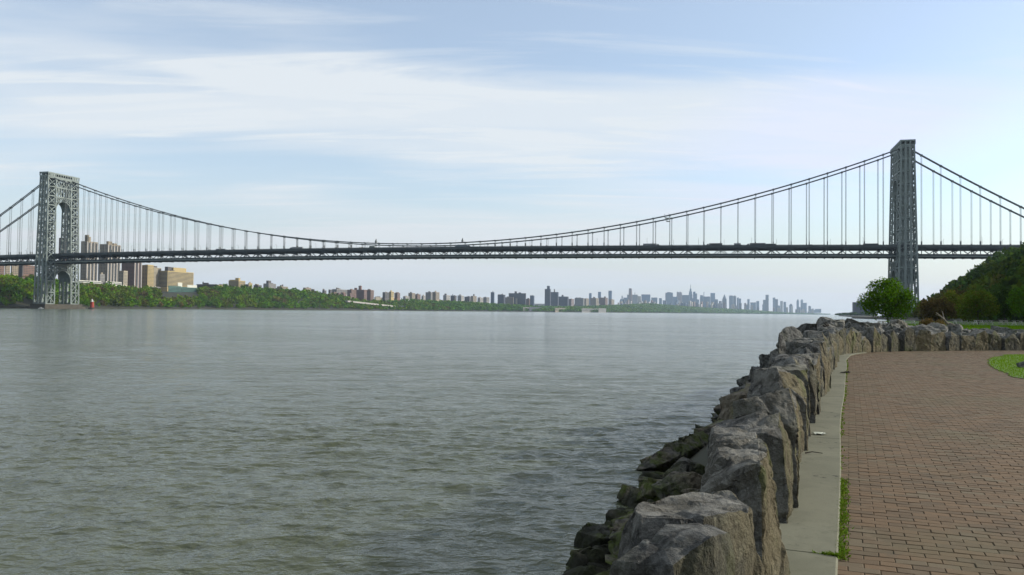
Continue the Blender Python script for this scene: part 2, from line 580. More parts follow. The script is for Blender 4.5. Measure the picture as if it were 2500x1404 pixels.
# ------------------------------------------------------------------ rocks
def rock_mesh(name, pts, mats, bevel=0.03, cuts=0, amp=0.02, seed=0, split_dir=None, target=None, freq=2.2):
    bm = bmesh.new()
    for p in pts:
        bm.verts.new(p)
    r = bmesh.ops.convex_hull(bm, input=bm.verts[:])
    bad = [g for g in r['geom_interior'] if isinstance(g, bmesh.types.BMVert)] + [g for g in r['geom_unused'] if isinstance(g, bmesh.types.BMVert)]
    bmesh.ops.delete(bm, geom=list(set(bad)), context='VERTS')
    bmesh.ops.dissolve_limit(bm, angle_limit=R(9), verts=bm.verts[:], edges=bm.edges[:])
    if bevel > 0:
        bmesh.ops.bevel(bm, geom=bm.edges[:], offset=bevel, segments=1, affect='EDGES', clamp_overlap=True)
    bmesh.ops.triangulate(bm, faces=bm.faces[:])
    if target:
        for _ in range(6):
            long = [e for e in bm.edges if e.calc_length() > target]
            if not long:
                break
            bmesh.ops.subdivide_edges(bm, edges=long, cuts=1, use_grid_fill=False)
            bmesh.ops.triangulate(bm, faces=[f for f in bm.faces if len(f.verts) > 3])
    bm.normal_update()
    off = Vector((seed * 13.7, seed * 5.1, seed * 3.3))
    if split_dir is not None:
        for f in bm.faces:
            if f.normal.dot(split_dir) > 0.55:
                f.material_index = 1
    if amp > 0:
        mv = []
        for v_ in bm.verts:
            co = v_.co
            d = mnoise.fractal(co * freq + off, 1.0, 2.1, 3) * amp * 0.45
            # split ledges with sharp steps, running along the bedding of the stone
            led = mnoise.noise(Vector((co.x * 1.6, co.y * 1.6, co.z * 4.5)) + off * 2)
            d += (math.floor(led * 5) / 5.0) * amp * 0.9
            # cracks where fracture cells meet
            ds, _p = mnoise.voronoi(Vector((co.x, co.y, co.z * 0.7)) * 2.3 + off)
            g = (ds[1] - ds[0])
            if g < 0.12:
                d -= (1 - g / 0.12) * amp * 1.1
            # grain
            d += mnoise.noise(co * 14 + off) * min(0.012, amp * 0.3) + mnoise.noise(co * 31 + off) * min(0.006, amp * 0.15)
            mv.append(co + v_.normal * d)
        for v_, c in zip(bm.verts, mv):
            v_.co = c
    me = bpy.data.meshes.new(name)
    bm.to_mesh(me)
    bm.free()
    for mt in mats:
        me.materials.append(mt)
    return me


def blob_pts(rng, c, size, rot, n=16, sq=0.5):
    """points of an angular block around c"""
    pts = []
    cr, sr = math.cos(rot), math.sin(rot)
    tilt = rng.uniform(-0.35, 0.35)
    for _ in range(n):
        d = Vector((rng.gauss(0, 1), rng.gauss(0, 1), rng.gauss(0, 1))).normalized()
        k = max(abs(d.x), abs(d.y), abs(d.z))
        d = d * (1 - sq) + (d / k) * sq
        d = d * rng.uniform(0.82, 1.05)
        p = Vector((d.x * size[0] / 2, d.y * size[1] / 2, d.z * size[2] / 2))
        p = Vector((p.x * math.cos(tilt) + p.z * math.sin(tilt), p.y, -p.x * math.sin(tilt) + p.z * math.cos(tilt)))
        pts.append(Vector((c[0] + p.x * cr - p.y * sr, c[1] + p.x * sr + p.y * cr, c[2] + p.z)))
    return pts


# ------------------------------------------------------------------ leaves
def leaf_cloud(rng, blobs, n, size, flat=0.0, shell=0.55):
    """n leaf quads spread through the ellipsoid blobs [(c, r)], returns (4n,3) verts and (n,4) faces"""
    blobs_c = np.array([b[0] for b in blobs], dtype=float)
    blobs_r = np.array([b[1] for b in blobs], dtype=float)
    w = np.prod(blobs_r, axis=1) ** (2 / 3)
    idx = rng.choice(len(blobs), n, p=w / w.sum())
    d = rng.normal(size=(n, 3))
    d /= np.linalg.norm(d, axis=1)[:, None]
    rad = shell + (1.08 - shell) * rng.random(n) ** 0.7
    c = blobs_c[idx] + d * blobs_r[idx] * rad[:, None]
    nrm = d + rng.normal(size=(n, 3)) * 0.75
    nrm[:, 2] += 0.35
    nrm /= np.linalg.norm(nrm, axis=1)[:, None]
    a = np.cross(nrm, rng.normal(size=(n, 3)))
    a /= np.linalg.norm(a, axis=1)[:, None] + 1e-9
    b = np.cross(nrm, a)
    s = size * (0.6 + 0.8 * rng.random(n))[:, None]
    v = np.stack([c - a * s, c - b * s * 0.62, c + a * s, c + b * s * 0.62], axis=1).reshape(-1, 3)
    f = np.arange(4 * n).reshape(n, 4)
    return v, f


def crown_blobs(rng, h, w, k, base=0.0):
    bl = []
    for i in range(k):
        t = (i + 0.5) / k
        z = base + h * (0.22 + 0.66 * t)
        sp = w * 0.36 * math.sin(math.pi * min(0.98, 0.18 + 0.75 * t))
        ang = rng.random() * 6.283
        r = w * (0.20 + 0.10 * rng.random()) * (1.05 - 0.45 * t)
        bl.append(((math.cos(ang) * sp, math.sin(ang) * sp, z), (r, r, r * 0.85)))
    bl.append(((0, 0, base + h * 0.5), (w * 0.30, w * 0.30, h * 0.40)))
    return bl


def catmull(pts, step=0.25):
    pts = [Vector((p[0], p[1], 0)) for p in pts]
    P = [pts[0] * 2 - pts[1]] + pts + [pts[-1] * 2 - pts[-2]]
    out = []
    for i in range(1, len(P) - 2):
        n = max(2, int((P[i + 1] - P[i]).length / step))
        for k in range(n):
            t = k / n
            p0, p1, p2, p3 = P[i - 1], P[i], P[i + 1], P[i + 2]
            out.append(0.5 * ((2 * p1) + (p2 - p0) * t + (2 * p0 - 5 * p1 + 4 * p2 - p3) * t * t + (3 * p1 - p0 - 3 * p2 + p3) * t ** 3))
    out.append(pts[-1])
    return out


class Path:
    def __init__(self, pts, step=0.2):
        self.p = catmull(pts, step)
        self.s = [0.0]
        for a, b in zip(self.p, self.p[1:]):
            self.s.append(self.s[-1] + (b - a).length)
        self.len = self.s[-1]

    def at(self, t):
        t = max(0, min(self.len - 1e-6, t))
        i = int(np.searchsorted(self.s, t, side='right')) - 1
        i = min(i, len(self.p) - 2)
        k = (t - self.s[i]) / (self.s[i + 1] - self.s[i])
        q = self.p[i].lerp(self.p[i + 1], k)
        j0, j1 = max(0, i - 2), min(len(self.p) - 1, i + 3)
        d = (self.p[j1] - self.p[j0]).normalized()
        return q, d


GZ = 2.80                              # level of the promenade above the river
# foot of the stone wall on its path side: runs away from the camera, then bends to the right
FOOT = Path([(-0.05, 1.0), (0.85, 3.2), (1.65, 5.16), (3.10, 8.78), (4.72, 12.9), (6.43, 17.05), (8.55, 22.3), (10.35, 26.7), (11.5, 29.6), (13.0, 32.75),
             (14.9, 35.3), (17.45, 37.2), (20.4, 38.4), (24.5, 39.7), (31.0, 41.3), (40.0, 43.0)])


def ring_poly(name, pts, z, mat, kind='structure', parent=None):
    bm = bmesh.new()
    vs_ = [bm.verts.new((p[0], p[1], z)) for p in pts]
    f = bm.faces.new(vs_)
    if f.normal.z < 0:
        f.normal_flip()
    bmesh.ops.triangulate(bm, faces=[f])
    me = bpy.data.meshes.new(name)
    bm.to_mesh(me)
    bm.free()
    me.materials.append(mat)
    o = link(name, me, parent)
    if kind:
        o['kind'] = kind
    return o


def in_poly(x, y, poly):
    c = False
    j = len(poly) - 1
    for i in range(len(poly)):
        xi, yi = poly[i][0], poly[i][1]
        xj, yj = poly[j][0], poly[j][1]
        if (yi > y) != (yj > y) and x < (xj - xi) * (y - yi) / (yj - yi) + xi:
            c = not c
        j = i
    return c


# ------------------------------------------------------------------ river
def axis(a, b, fine, coarse, centre0, centre1, grow):
    """coordinates from a to b, spaced `fine` between the centres and growing outwards up to `coarse`"""
    v = list(np.arange(centre0, centre1, fine))
    st, x = fine, v[-1]
    while x < b:
        st = min(coarse, st * grow)
        x += st
        v.append(min(x, b))
    st, x = fine, v[0]
    while x > a:
        st = min(coarse, st * grow)
        x -= st
        v.insert(0, max(x, a))
    return np.unique(np.array(v))


def river_mesh():
    X0, X1, Y0, Y1 = -290.0, 75.0, 3.0, 430.0
    xs = axis(X0, X1, 0.13, 1.6, -16.0, 9.0, 1.012)
    ys = axis(Y0, Y1, 0.075, 1.0, 10.0, 30.0, 1.010)
    dx, dy = np.gradient(xs), np.gradient(ys)
    gx, gy = np.meshgrid(xs, ys)
    sp = np.maximum(np.meshgrid(dx, dy)[0] * 0.6, np.meshgrid(dx, dy)[1])
    z = np.zeros_like(gx)
    r = np.random.default_rng(12)
    amp_patch = 0.85 + 0.3 * np.sin(gx * 0.045 + 1.3 * np.sin(gy * 0.03)) * np.sin(gy * 0.052 + 0.7)
    for k in range(120):
        lam = 0.32 * (12.0 ** (r.random() ** 1.7))
        th = math.radians(-96 + r.normal() * 27)
        kx, ky = math.cos(th) * 2 * math.pi / lam, math.sin(th) * 2 * math.pi / lam
        ph = r.random() * 6.283
        a = 0.0031 * lam ** 0.62
        arg = kx * gx + ky * gy + ph + 0.9 * np.sin(0.31 * gx * r.uniform(0.5, 1.5) + r.random() * 6) + 0.6 * np.sin(0.23 * gy * r.uniform(0.5, 1.5) + r.random() * 6)
        wv = np.exp(0.9 * np.sin(arg)) - 1.22
        z += a * wv * np.clip(lam / (3.0 * sp) - 0.6, 0, 1)
    edge = np.clip(np.minimum.reduce([gx - X0, X1 - gx, gy - Y0, (Y1 - gy) / 3.0]) / 8.0, 0, 1)
    z = z * amp_patch * edge
    ny, nx = gx.shape
    v = np.stack([gx, gy, z], axis=-1).reshape(-1, 3)
    idx = np.arange(ny * nx).reshape(ny, nx)
    f = np.stack([idx[:-1, :-1], idx[:-1, 1:], idx[1:, 1:], idx[1:, :-1]], axis=-1).reshape(-1, 4)
    n = len(v)
    out, of = [], []
    for (a, b, c, d) in ((-6000, 12000, -300, Y0), (-6000, X0, Y0, Y1), (X1, 12000, Y0, Y1), (-6000, 12000, Y1, 17000)):
        m_ = n + len(out)
        out += [(a, c, 0), (b, c, 0), (b, d, 0), (a, d, 0)]
        of.append((m_, m_ + 1, m_ + 2, m_ + 3))
    return fast_mesh('river', np.concatenate([v, np.array(out, dtype=float)]), np.concatenate([f, np.array(of)]), M['water'], smooth=True)


prop(link('river', river_mesh()), 'grey green rippled river between the two banks', kind='structure')

# ------------------------------------------------------------------ promenade
foot_pts = []
t_ = 0.0
while t_ < FOOT.len:
    foot_pts.append(FOOT.at(t_)[0])
    t_ += 0.5
prom_poly = [(p.x, p.y) for p in foot_pts] + [(40, 1.0)]
prom = ring_poly('promenade', prom_poly, GZ - 0.007, M['mortar'])
prop(prom, 'reddish brown brick paved promenade curving along the low stone wall')

lawn_edge = catmull([(40, 8.0), (20, 12.0), (14.2, 17.5), (13.2, 21.5), (13.9, 23.4), (14.8, 25.6), (16.0, 28.0), (16.9, 29.6), (18.1, 31.6), (19.74, 33.5), (22.5, 35.3), (40, 38.0)], 0.4)
lawn_poly = [(p.x, p.y) for p in lawn_edge]
lawn = ring_poly('lawn', lawn_poly, GZ + 0.012, M['grass'])
prop(lawn, 'bright green mown lawn tongue beside the brick promenade')

# bricks, running bond, rows square to the near stretch of wall
rng = random.Random(4)
ang = R(22.0)
e1 = Vector((math.sin(ang), math.cos(ang), 0))
e2 = Vector((math.cos(ang), -math.sin(ang), 0))
BL, BW, GAP = 0.190, 0.104, 0.0038
kerb_edge = []
t_ = 0.0
while t_ < FOOT.len:
    q, d = FOOT.at(t_)
    w = 0.34 if t_ < 33 else max(0.06, 0.34 - (t_ - 33) * 0.05)
    kerb_edge.append(q + Vector((d.y, -d.x, 0)) * (w - 0.25 if t_ < 33 else w - 0.16))
    t_ += 0.25
brick_poly = [(p.x, p.y) for p in kerb_edge] + [(40, 1.0)]
cells = []
for i in range(-20, 460):
    for j in range(-45, 185):
        c = e1 * (i * BW) + e2 * ((j + (0.5 if i % 2 else 0.0)) * BL) + Vector((0.9, 2.0, 0))
        if c.y < 1.5 or c.x > 0.70 * c.y + 4.2 or c.y > 44:
            continue
        ok = True
        for sx, sy in ((-0.46, 0), (0.46, 0)):
            k = c + e2 * (sx * BL) + e1 * (sy * BW)
            if not in_poly(k.x, k.y, brick_poly) or (in_poly(c.x, c.y, lawn_poly) and in_poly(k.x, k.y, lawn_poly)):
                ok = False
                break
        if ok:
            cells.append(c)


def brick_geo(l, w, cham=0.004):
    x0, y0 = (l - GAP) / 2, (w - GAP) / 2
    x1, y1 = x0 - cham, y0 - cham
    v = [(-x0, -y0, -0.04), (x0, -y0, -0.04), (x0, y0, -0.04), (-x0, y0, -0.04),
         (-x0, -y0, -cham), (x0, -y0, -cham), (x0, y0, -cham), (-x0, y0, -cham),
         (-x1, -y1, 0), (x1, -y1, 0), (x1, y1, 0), (-x1, y1, 0)]
    f = [(8, 9, 10, 11)]
    for k in range(4):
        n_ = (k + 1) % 4
        f.append((k, n_, 4 + n_, 4 + k))
        f.append((4 + k, 4 + n_, 8 + n_, 8 + k))
    return v, f


bv, bf = brick_geo(BL, BW)
bv_np = np.array(bv)
bf_np = np.array(bf)
brick_me = fast_mesh('brick', bv_np, bf_np, M['brick'])


def shows(c):
    a = (c.x / c.y)
    return c.y > 4.4 and -0.2 < a < 0.63


cells.sort(key=lambda c: (0 if shows(c) else 1, c.y))
rot = -ang
for c in cells[:300]:
    o = link('brick', brick_me, prom)
    o.location = (c.x, c.y, GZ + rng.uniform(-0.0022, 0.0022))
    o.rotation_euler = (rng.gauss(0, 0.010), rng.gauss(0, 0.010), rot + rng.gauss(0, 0.008))
rest = cells[300:]
nb = len(rest)
allv = np.zeros((nb, 12, 3))
for k, c in enumerate(rest):
    a = rot + rng.gauss(0, 0.008)
    ca, sa = math.cos(a), math.sin(a)
    tx, ty = rng.gauss(0, 0.008), rng.gauss(0, 0.008)
    x = bv_np[:, 0] * ca - bv_np[:, 1] * sa
    y = bv_np[:, 0] * sa + bv_np[:, 1] * ca
    allv[k, :, 0] = x + c.x
    allv[k, :, 1] = y + c.y
    allv[k, :, 2] = bv_np[:, 2] + GZ + rng.uniform(-0.003, 0.003) + tx * bv_np[:, 0] + ty * bv_np[:, 1]
allf = (bf_np[None, :, :] + (np.arange(nb) * 12)[:, None, None]).reshape(-1, 4)
prop(link('brick_field', fast_mesh('brick_field', allv.reshape(-1, 3), allf, M['brick']), prom), kind='stuff')

# concrete kerb strip between the bricks and the wall, cast in slabs
kerb = empty('kerb_strip', (0, 0, 0))
prop(kerb, 'narrow grey concrete strip along the foot of the stone wall', kind='structure')
joints = [0.6, 5.02, 10.55, 16.4, 22.2, 28.0, 33.0, 37.5]
for a, b in zip(joints, joints[1:]):
    m = MB()
    n_ = max(4, int((b - a) / 0.5))
    L_, R_ = [], []
    for k in range(n_ + 1):
        t = a + 0.008 + (b - a - 0.016) * k / n_
        q, d = FOOT.at(t)
        w = 0.335 if t < 33 else max(0.05, 0.335 - (t - 33) * 0.05)
        rt = Vector((d.y, -d.x, 0))
        L_.append(q - rt * 0.35)
        R_.append(q + rt * w)
    vs_ = []
    for l_, r_ in zip(L_, R_):
        rt = (r_ - l_).normalized() * 0.012
        vs_ += [(l_.x, l_.y, GZ - 0.15), (l_.x, l_.y, GZ + 0.022), (r_.x - rt.x, r_.y - rt.y, GZ + 0.022), (r_.x, r_.y, GZ + 0.010), (r_.x, r_.y, GZ - 0.15)]
    fs = []
    for k in range(n_):
        for c in range(4):
            fs.append((k * 5 + c, k * 5 + c + 1, (k + 1) * 5 + c + 1, (k + 1) * 5 + c))
    fs.append((0, 1, 2, 3, 4))
    e = n_ * 5
    fs.append((e + 4, e + 3, e + 2, e + 1, e))
    m.add(vs_, [f[::-1] for f in fs])
    m.build('slab', M['kerb'], kerb)

# ------------------------------------------------------------------ banks and hills
bank_edge = [(-3.5, -6), (-2.6, 0), (-1.6, 4), (0.1, 9), (1.4, 14), (3.0, 19), (4.6, 24), (7.2, 30), (10.5, 39), (15.5, 49), (22, 58), (31, 72), (44, 100), (70, 160), (92, 214), (108, 250)]
BANK = Path(bank_edge, 1.0)
# bank slope strip: from river bed up to the level of the park
m = MB()
n_ = 90
for k in range(n_ + 1):
    q, d = BANK.at(BANK.len * k / n_)
    rt = Vector((d.y, -d.x, 0))
    a, b, c = q - rt * 1.5, q + rt * 0.2, q + rt * 3.3
    m.v += [(a.x, a.y, -0.7), (b.x, b.y, 0.05), (c.x, c.y, GZ - 0.30)]
for k in range(n_):
    for c in range(2):
        m.f.append((k * 3 + c, (k + 1) * 3 + c, (k + 1) * 3 + c + 1, k * 3 + c + 1))
        m.m.append(0)
prop(m.build('river_bank', M['earth']), 'sloping earth bank under the rocks', kind='structure')
park = []
for k in range(n_ + 1):
    q, d = BANK.at(BANK.len * k / n_)
    rt = Vector((d.y, -d.x, 0))
    park.append(q + rt * 3.2)
park_poly = [(p.x, p.y) for p in park] + [(150, 262), (260, 262), (260, -6)]
pk = ring_poly('park_ground', park_poly, GZ - 0.08, M['grass'])
prop(pk, 'flat green park ground beyond the stone wall')

# wooded hill on the right: rises to the right of a line that runs away from the camera
HA, HB = Vector((158, 255, 0)), Vector((333, 672, 0))
hd = (HB - HA).normalized()
hn = Vector((hd.y, -hd.x, 0))


def hill_z(l, d):
    return 2.6 + min(43.0, 0.70 * max(0, d)) + 2.5 * mnoise.noise(Vector((l * 0.02, d * 0.03, 1.7)))


m = MB()
nl, nd = 44, 14
for i in range(nl + 1):
    for j in range(nd + 1):
        l, d = -120 + i * 16.0, -8 + j * 11.0
        p = HA + hd * l + hn * d
        m.v.append((p.x, p.y, hill_z(l, d) if j else -0.7))
for i in range(nl):
    for j in range(nd):
        a = i * (nd + 1) + j
        m.f.append((a, a + nd + 1, a + nd + 2, a + 1))
        m.m.append(0)
m.f = [f[::-1] for f in m.f]
prop(m.build('wooded_hill', M['earth']), 'steep wooded hill rising on the right under the bridge end', kind='structure')

# low near-side shore behind the park, out to the right bridge tower and beyond
shore = [(333, 640), (350, 740), (372, 840), (384, 900), (400, 980), (520, 1250), (760, 1900), (960, 2450), (1010, 2560), (1250, 2700), (2600, 2700), (1500, 1200), (900, 700), (460, 640)]
prop(ring_poly('far_right_shore', shore, 2.2, M['earth']), 'low dark shore at the foot of the right bridge tower', kind='structure')
m = MB()
sh = shore[:10]
for a, b in zip(sh, sh[1:]):
    m.add([(a[0] - 3, a[1], -0.7), (b[0] - 3, b[1], -0.7), (b[0], b[1], 2.2), (a[0], a[1], 2.2)], [(0, 1, 2, 3)])
prop(m.build('far_right_shore_edge', M['pier']), 'dark stony edge of the low shore by the right bridge tower', kind='structure')

# far bank: shoreline given by points, inland is to the left of it; (point, ridge height, ridge depth)
FAR = [((-760, 560), 42, 120), ((-700, 900), 42, 120), ((-655, 1085), 41, 130), ((-640, 1180), 41, 140), ((-650, 1350), 35, 150), ((-640, 1750), 29, 150), ((-566, 2100), 43, 150),
       ((-490, 2500), 46, 150), ((-367, 3000), 17, 160), ((-230, 3400), 30, 180), ((-60, 3900), 31, 190), ((353, 4800), 18, 200), ((674, 5500), 24, 260), ((1000, 6150), 36, 330),
       ((1654, 7500), 70, 420), ((2400, 8900), 50, 420), ((3345, 10500), 38, 420), ((4300, 12200), 10, 420), ((5544, 14500), 3, 420)]
fp = [Vector((*f[0], 0)) for f in FAR]
fn = []
for i in range(len(fp)):
    d = (fp[min(i + 1, len(fp) - 1)] - fp[max(0, i - 1)]).normalized()
    fn.append(Vector((-d.y, d.x, 0)))
PROF = [(-0.03, 0.0, -0.7), (0.0, 0.0, 0.6), (0.02, 0.03, 1.5), (0.15, 0.12, 1.5), (0.4, 0.45, 2.0), (0.75, 0.85, 2.0), (1.0, 1.0, 2.0), (1.6, 1.04, 2), (5.0, 1.1, 2)]


def far_pt(u, w):
    """u: position along the far shoreline list (float), w: inland fraction of the ridge depth -> world point on the ground"""
    i = min(int(u), len(fp) - 2)
    k = u - i
    p = fp[i].lerp(fp[i + 1], k)
    nn = fn[i].lerp(fn[i + 1], k).normalized()
    h = FAR[i][1] * (1 - k) + FAR[i + 1][1] * k
    dp = FAR[i][2] * (1 - k) + FAR[i + 1][2] * k
    for (a, b) in zip(PROF, PROF[1:]):
        if w <= b[0]:
            kk = (w - a[0]) / (b[0] - a[0])
            z = (a[1] + (b[1] - a[1]) * kk) * h + a[2] + (b[2] - a[2]) * kk
            break
    else:
        z = PROF[-1][1] * h + 2
    q = p + nn * (w * dp)
    return Vector((q.x, q.y, z))


m = MB()
nu = (len(fp) - 1) * 4
ws = [p[0] for p in PROF]
for i in range(nu + 1):
    for w in ws:
        m.v.append(tuple(far_pt(i / 4, w)))
k_ = len(ws)
for i in range(nu):
    for j in range(k_ - 1):
        m.f.append((i * k_ + j + 1, (i + 1) * k_ + j + 1, (i + 1) * k_ + j, i * k_ + j))
        m.m.append(0)
prop(m.build('far_bank', M['earth']), 'long wooded far bank of the river rising to a ridge', kind='structure')

# ------------------------------------------------------------------ low stone wall of upright slabs
wall = empty('stone_wall', (FOOT.at(3)[0].x, FOOT.at(3)[0].y, GZ))
prop(wall, 'low wall of big rough upright stone slabs between promenade and river', 'wall')
W0 = Vector(wall.location)


def stone(pts, seed, target, amp, bevel, split, mats=None, name='stone', parent=None, freq=2.2):
    par = wall if parent is None else parent
    base = W0 if parent is None else Vector(parent.location)
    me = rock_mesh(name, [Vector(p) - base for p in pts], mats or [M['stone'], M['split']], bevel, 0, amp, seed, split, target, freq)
    return link(name, me, par)


def dn(p, z=2.55, dx=0.0, dy=0.0):
    return Vector((p.x + dx, p.y + dy, z))


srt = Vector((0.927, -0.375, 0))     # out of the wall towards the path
# three nearest stones, shaped after the photograph
a = [at(1745, 1303, 3.12), at(1700, 1269, 3.35), at(1620, 1276, 3.32), at(1560, 1322, 3.2), at(1495, 1372, 3.12), at(1782, 1300, 3.42), at(1740, 1280, 3.55)]
a += [dn(a[0], 2.6, 0.04), dn(a[4], 2.3, -0.25, 0.0), dn(a[5], 2.6, 0.07), at(1640, 1380, 3.06), at(1806, 1400, 3.38), dn(a[3], 2.3, -0.1, 0.5), dn(a[6], 2.4, 0, 0.1)]
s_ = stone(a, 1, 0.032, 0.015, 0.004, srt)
s_['label'] = 'dark pointed slab with a pale lit edge, nearest of the wall'
a = [at(1532, 1228, 3.72), at(1580, 1206, 3.95), at(1700, 1194, 4.10), at(1780, 1191, 4.15), at(1820, 1212, 4.02), at(1838, 1246, 3.80), at(1724, 1262, 3.55), at(1560, 1254, 3.52)]
a += [dn(a[0], 2.2, -0.25), dn(a[1], 2.2, -0.2), dn(a[4], 2.6, 0.10), dn(a[5], 2.6, 0.10), dn(a[6], 2.5, 0.0), at(1868, 1400, 3.86), dn(a[7], 2.3, -0.1)]
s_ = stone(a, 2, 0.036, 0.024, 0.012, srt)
s_['label'] = 'broad flat-topped tan stone'
a = [at(1737, 1041, 5.9), at(1795, 1046, 5.9), at(1852, 1058, 5.6), at(1886, 1098, 5.15), at(1752, 1112, 5.0), at(1862, 1128, 4.72), at(1895, 1170, 4.95), at(1735, 1090, 5.4)]
a += [dn(a[0], 2.0, -0.25), dn(a[4], 2.0, -0.25), dn(a[5], 2.6, 0.02), dn(a[3], 2.6, 0.12), at(1900, 1390, 5.0), dn(a[2], 2.6, 0.1), at(1712, 1200, 4.9)]
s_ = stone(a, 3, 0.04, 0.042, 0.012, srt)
s_['label'] = 'tall dark grey boulder with a rough ledge'
rng = random.Random(11)
seed = 10
t = 0.3
while t < 2.3:                                              # stones just outside the picture
    q, d = FOOT.at(t + 0.3)
    rt = Vector((d.y, -d.x, 0))
    c = q - rt * 0.34
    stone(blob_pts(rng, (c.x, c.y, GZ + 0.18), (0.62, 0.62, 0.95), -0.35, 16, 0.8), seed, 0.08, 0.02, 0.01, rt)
    seed += 1
    t += 0.62
rng = random.Random(11)
t = 5.75
seed = 20
while t < FOOT.len - 1:
    near = t < 14
    w = rng.uniform(0.34, 0.74) if t < 20 else rng.uniform(0.5, 1.05)
    h = rng.uniform(0.58, 0.98) if t < 14 else rng.uniform(0.68, 1.14)
    dep = rng.uniform(0.36, 0.60) if t < 16 else rng.uniform(0.45, 0.85)
    q, d = FOOT.at(t + w / 2)
    rt = Vector((d.y, -d.x, 0))
    inn = rng.uniform(-0.03, 0.12)
    yaw = rng.uniform(-0.22, 0.22)
    d, rt = d * math.cos(yaw) + rt * math.sin(yaw), rt * math.cos(yaw) - d * math.sin(yaw)

    def P(u, v, z):
        p = q + d * (u * w) - rt * (v * dep + inn)
        return Vector((p.x, p.y, GZ + z))
    j = lambda s=0.07: rng.uniform(-s, s)
    hl, hr, hb1, hb2 = h * rng.uniform(0.62, 1.04), h * rng.uniform(0.62, 1.04), h * rng.uniform(0.55, 1.1), h * rng.uniform(0.55, 1.1)
    pts = [P(-0.5, 0, -0.3), P(0.5, 0, -0.3), P(-0.48, 0.95, -0.35), P(0.48, 0.95, -0.35),
           P(-0.49 + j(0.03), j(0.05), h * 0.3), P(0.49 + j(0.03), j(0.05), h * 0.3)]
    for su, hh in ((-1, hl), (1, hr)):                       # front top corners, broken off at an angle
        k1, k2, k3 = rng.uniform(0.05, 0.42), rng.uniform(0.05, 0.35), rng.uniform(0.05, 0.5)
        pts += [P(su * (0.49 - k1), j(0.04), hh), P(su * 0.49, j(0.04), hh * (1 - k3)), P(su * 0.48, k2, hh * 0.99)]
    for su, hh in ((-1, hb1), (1, hb2)):                     # back top corners
        k1, k2, k3 = rng.uniform(0.05, 0.4), rng.uniform(0.05, 0.35), rng.uniform(0.1, 0.6)
        pts += [P(su * (0.48 - k1), 1.0, hh * 0.97), P(su * 0.47, 1 - k2, hh), P(su * 0.48, 0.95, hh * (1 - k3))]
    pts += [P(j(0.3), 0.3 + j(0.2), h * rng.uniform(0.95, 1.1)), P(j(0.3), rng.uniform(0.95, 1.15), h * rng.uniform(0.2, 0.7))]
    if rng.random() < 0.4:
        pts.append(P(j(0.2), 0.12, h * 1.02))
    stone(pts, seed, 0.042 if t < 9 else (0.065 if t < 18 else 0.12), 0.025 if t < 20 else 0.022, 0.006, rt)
    seed += 1
    t += w * 1.08

# ------------------------------------------------------------------ riprap bank between wall and water
rip = empty('riprap_bank', (3, 20, 0))
prop(rip, 'bank of loose dark mossy rocks sloping from wall to water', 'rock bank')
rng = random.Random(23)
RM = [M['riprap'], M['riprap']]
rows = []
L = 2.0
while L < 52:
    q, d = BANK.at(L)
    rt = Vector((d.y, -d.x, 0))
    for row in range(6):
        f = (row + rng.uniform(-0.35, 0.35)) / 5.0
        off = -0.25 + f * 4.0
        p = q + rt * off + d * rng.uniform(-0.3, 0.3)
        z = -0.1 + f * 2.45 + rng.uniform(-0.12, 0.18)
        # never reach through the wall
        best = min((p.xy - k.xy).length for k in foot_pts)
        if 19.3 < p.y < 25.5 and row >= 1 and off < 3.2:
            continue
        if best < 0.75 or in_poly(p.x, p.y, prom_poly):
            continue
        rows.append((p.x, p.y, z))
    L += rng.uniform(0.62, 0.85)
for k, (x, y, z) in enumerate(rows):
    s = rng.uniform(0.6, 1.15)
    size = (s * rng.uniform(0.9, 1.5), s * rng.uniform(0.7, 1.1), s * rng.uniform(0.42, 0.75))
    stone(blob_pts(rng, (x, y, z), size, rng.uniform(-0.6, 0.9), 13, 0.72), 200 + k, 0.10 if y < 26 else 0.22, 0.04, 0.012, None, RM, 'rock', rip)
t = 20.5
while t < 37:
    q, d = FOOT.at(t)
    rt = Vector((d.y, -d.x, 0))
    for off, zz in ((1.15, 2.62), (1.9, 2.15)):
        p = q - rt * (off + rng.uniform(-0.15, 0.25))
        s_ = rng.uniform(0.75, 1.2)
        stone(blob_pts(rng, (p.x, p.y, zz + rng.uniform(-0.3, 0.22)), (s_ * rng.uniform(0.9, 1.4), s_, s_ * rng.uniform(0.5, 0.85)), rng.uniform(-0.6, 0.9), 13, 0.72), int(t * 10) + 900, 0.12 if t < 22 else 0.22, 0.045, 0.012, None, RM, 'rock', rip)
    t += rng.uniform(0.75, 1.1)
# long mossy slab and pale rock that reach out over the water
a = [at(1545, 1150, 22.0), at(1560, 1135, 22.4), at(1620, 1088, 23.0), at(1665, 1078, 23.6), at(1735, 1040, 24.6), at(1700, 1056, 24.0), at(1590, 1142, 22.0), at(1650, 1118, 22.6), at(1740, 1075, 24.0), at(1640, 1160, 22.8)]
a += [dn(a[3], 0.3, 0.2), dn(a[4], 0.6, 0.2)]
s_ = stone(a, 61, 0.12, 0.05, 0.05, None, RM, 'rock', rip)
s_['label'] = 'long green mossy rock sloping into the water'
a = [at(1737, 996, 29.5), at(1748, 988, 29.9), at(1775, 989, 30.2), at(1800, 992, 30.4), at(1742, 1008, 29.6), at(1765, 1022, 30.0), at(1800, 1020, 30.2), at(1758, 990, 31.2), at(1795, 985, 31.0)]
a += [dn(a[6], 0.9, 0.6), dn(a[5], 0.9, 0.6)]
s_ = stone(a, 62, 0.12, 0.03, 0.04, None, RM, 'rock', rip)
s_['label'] = 'tan rock jutting out over the water'

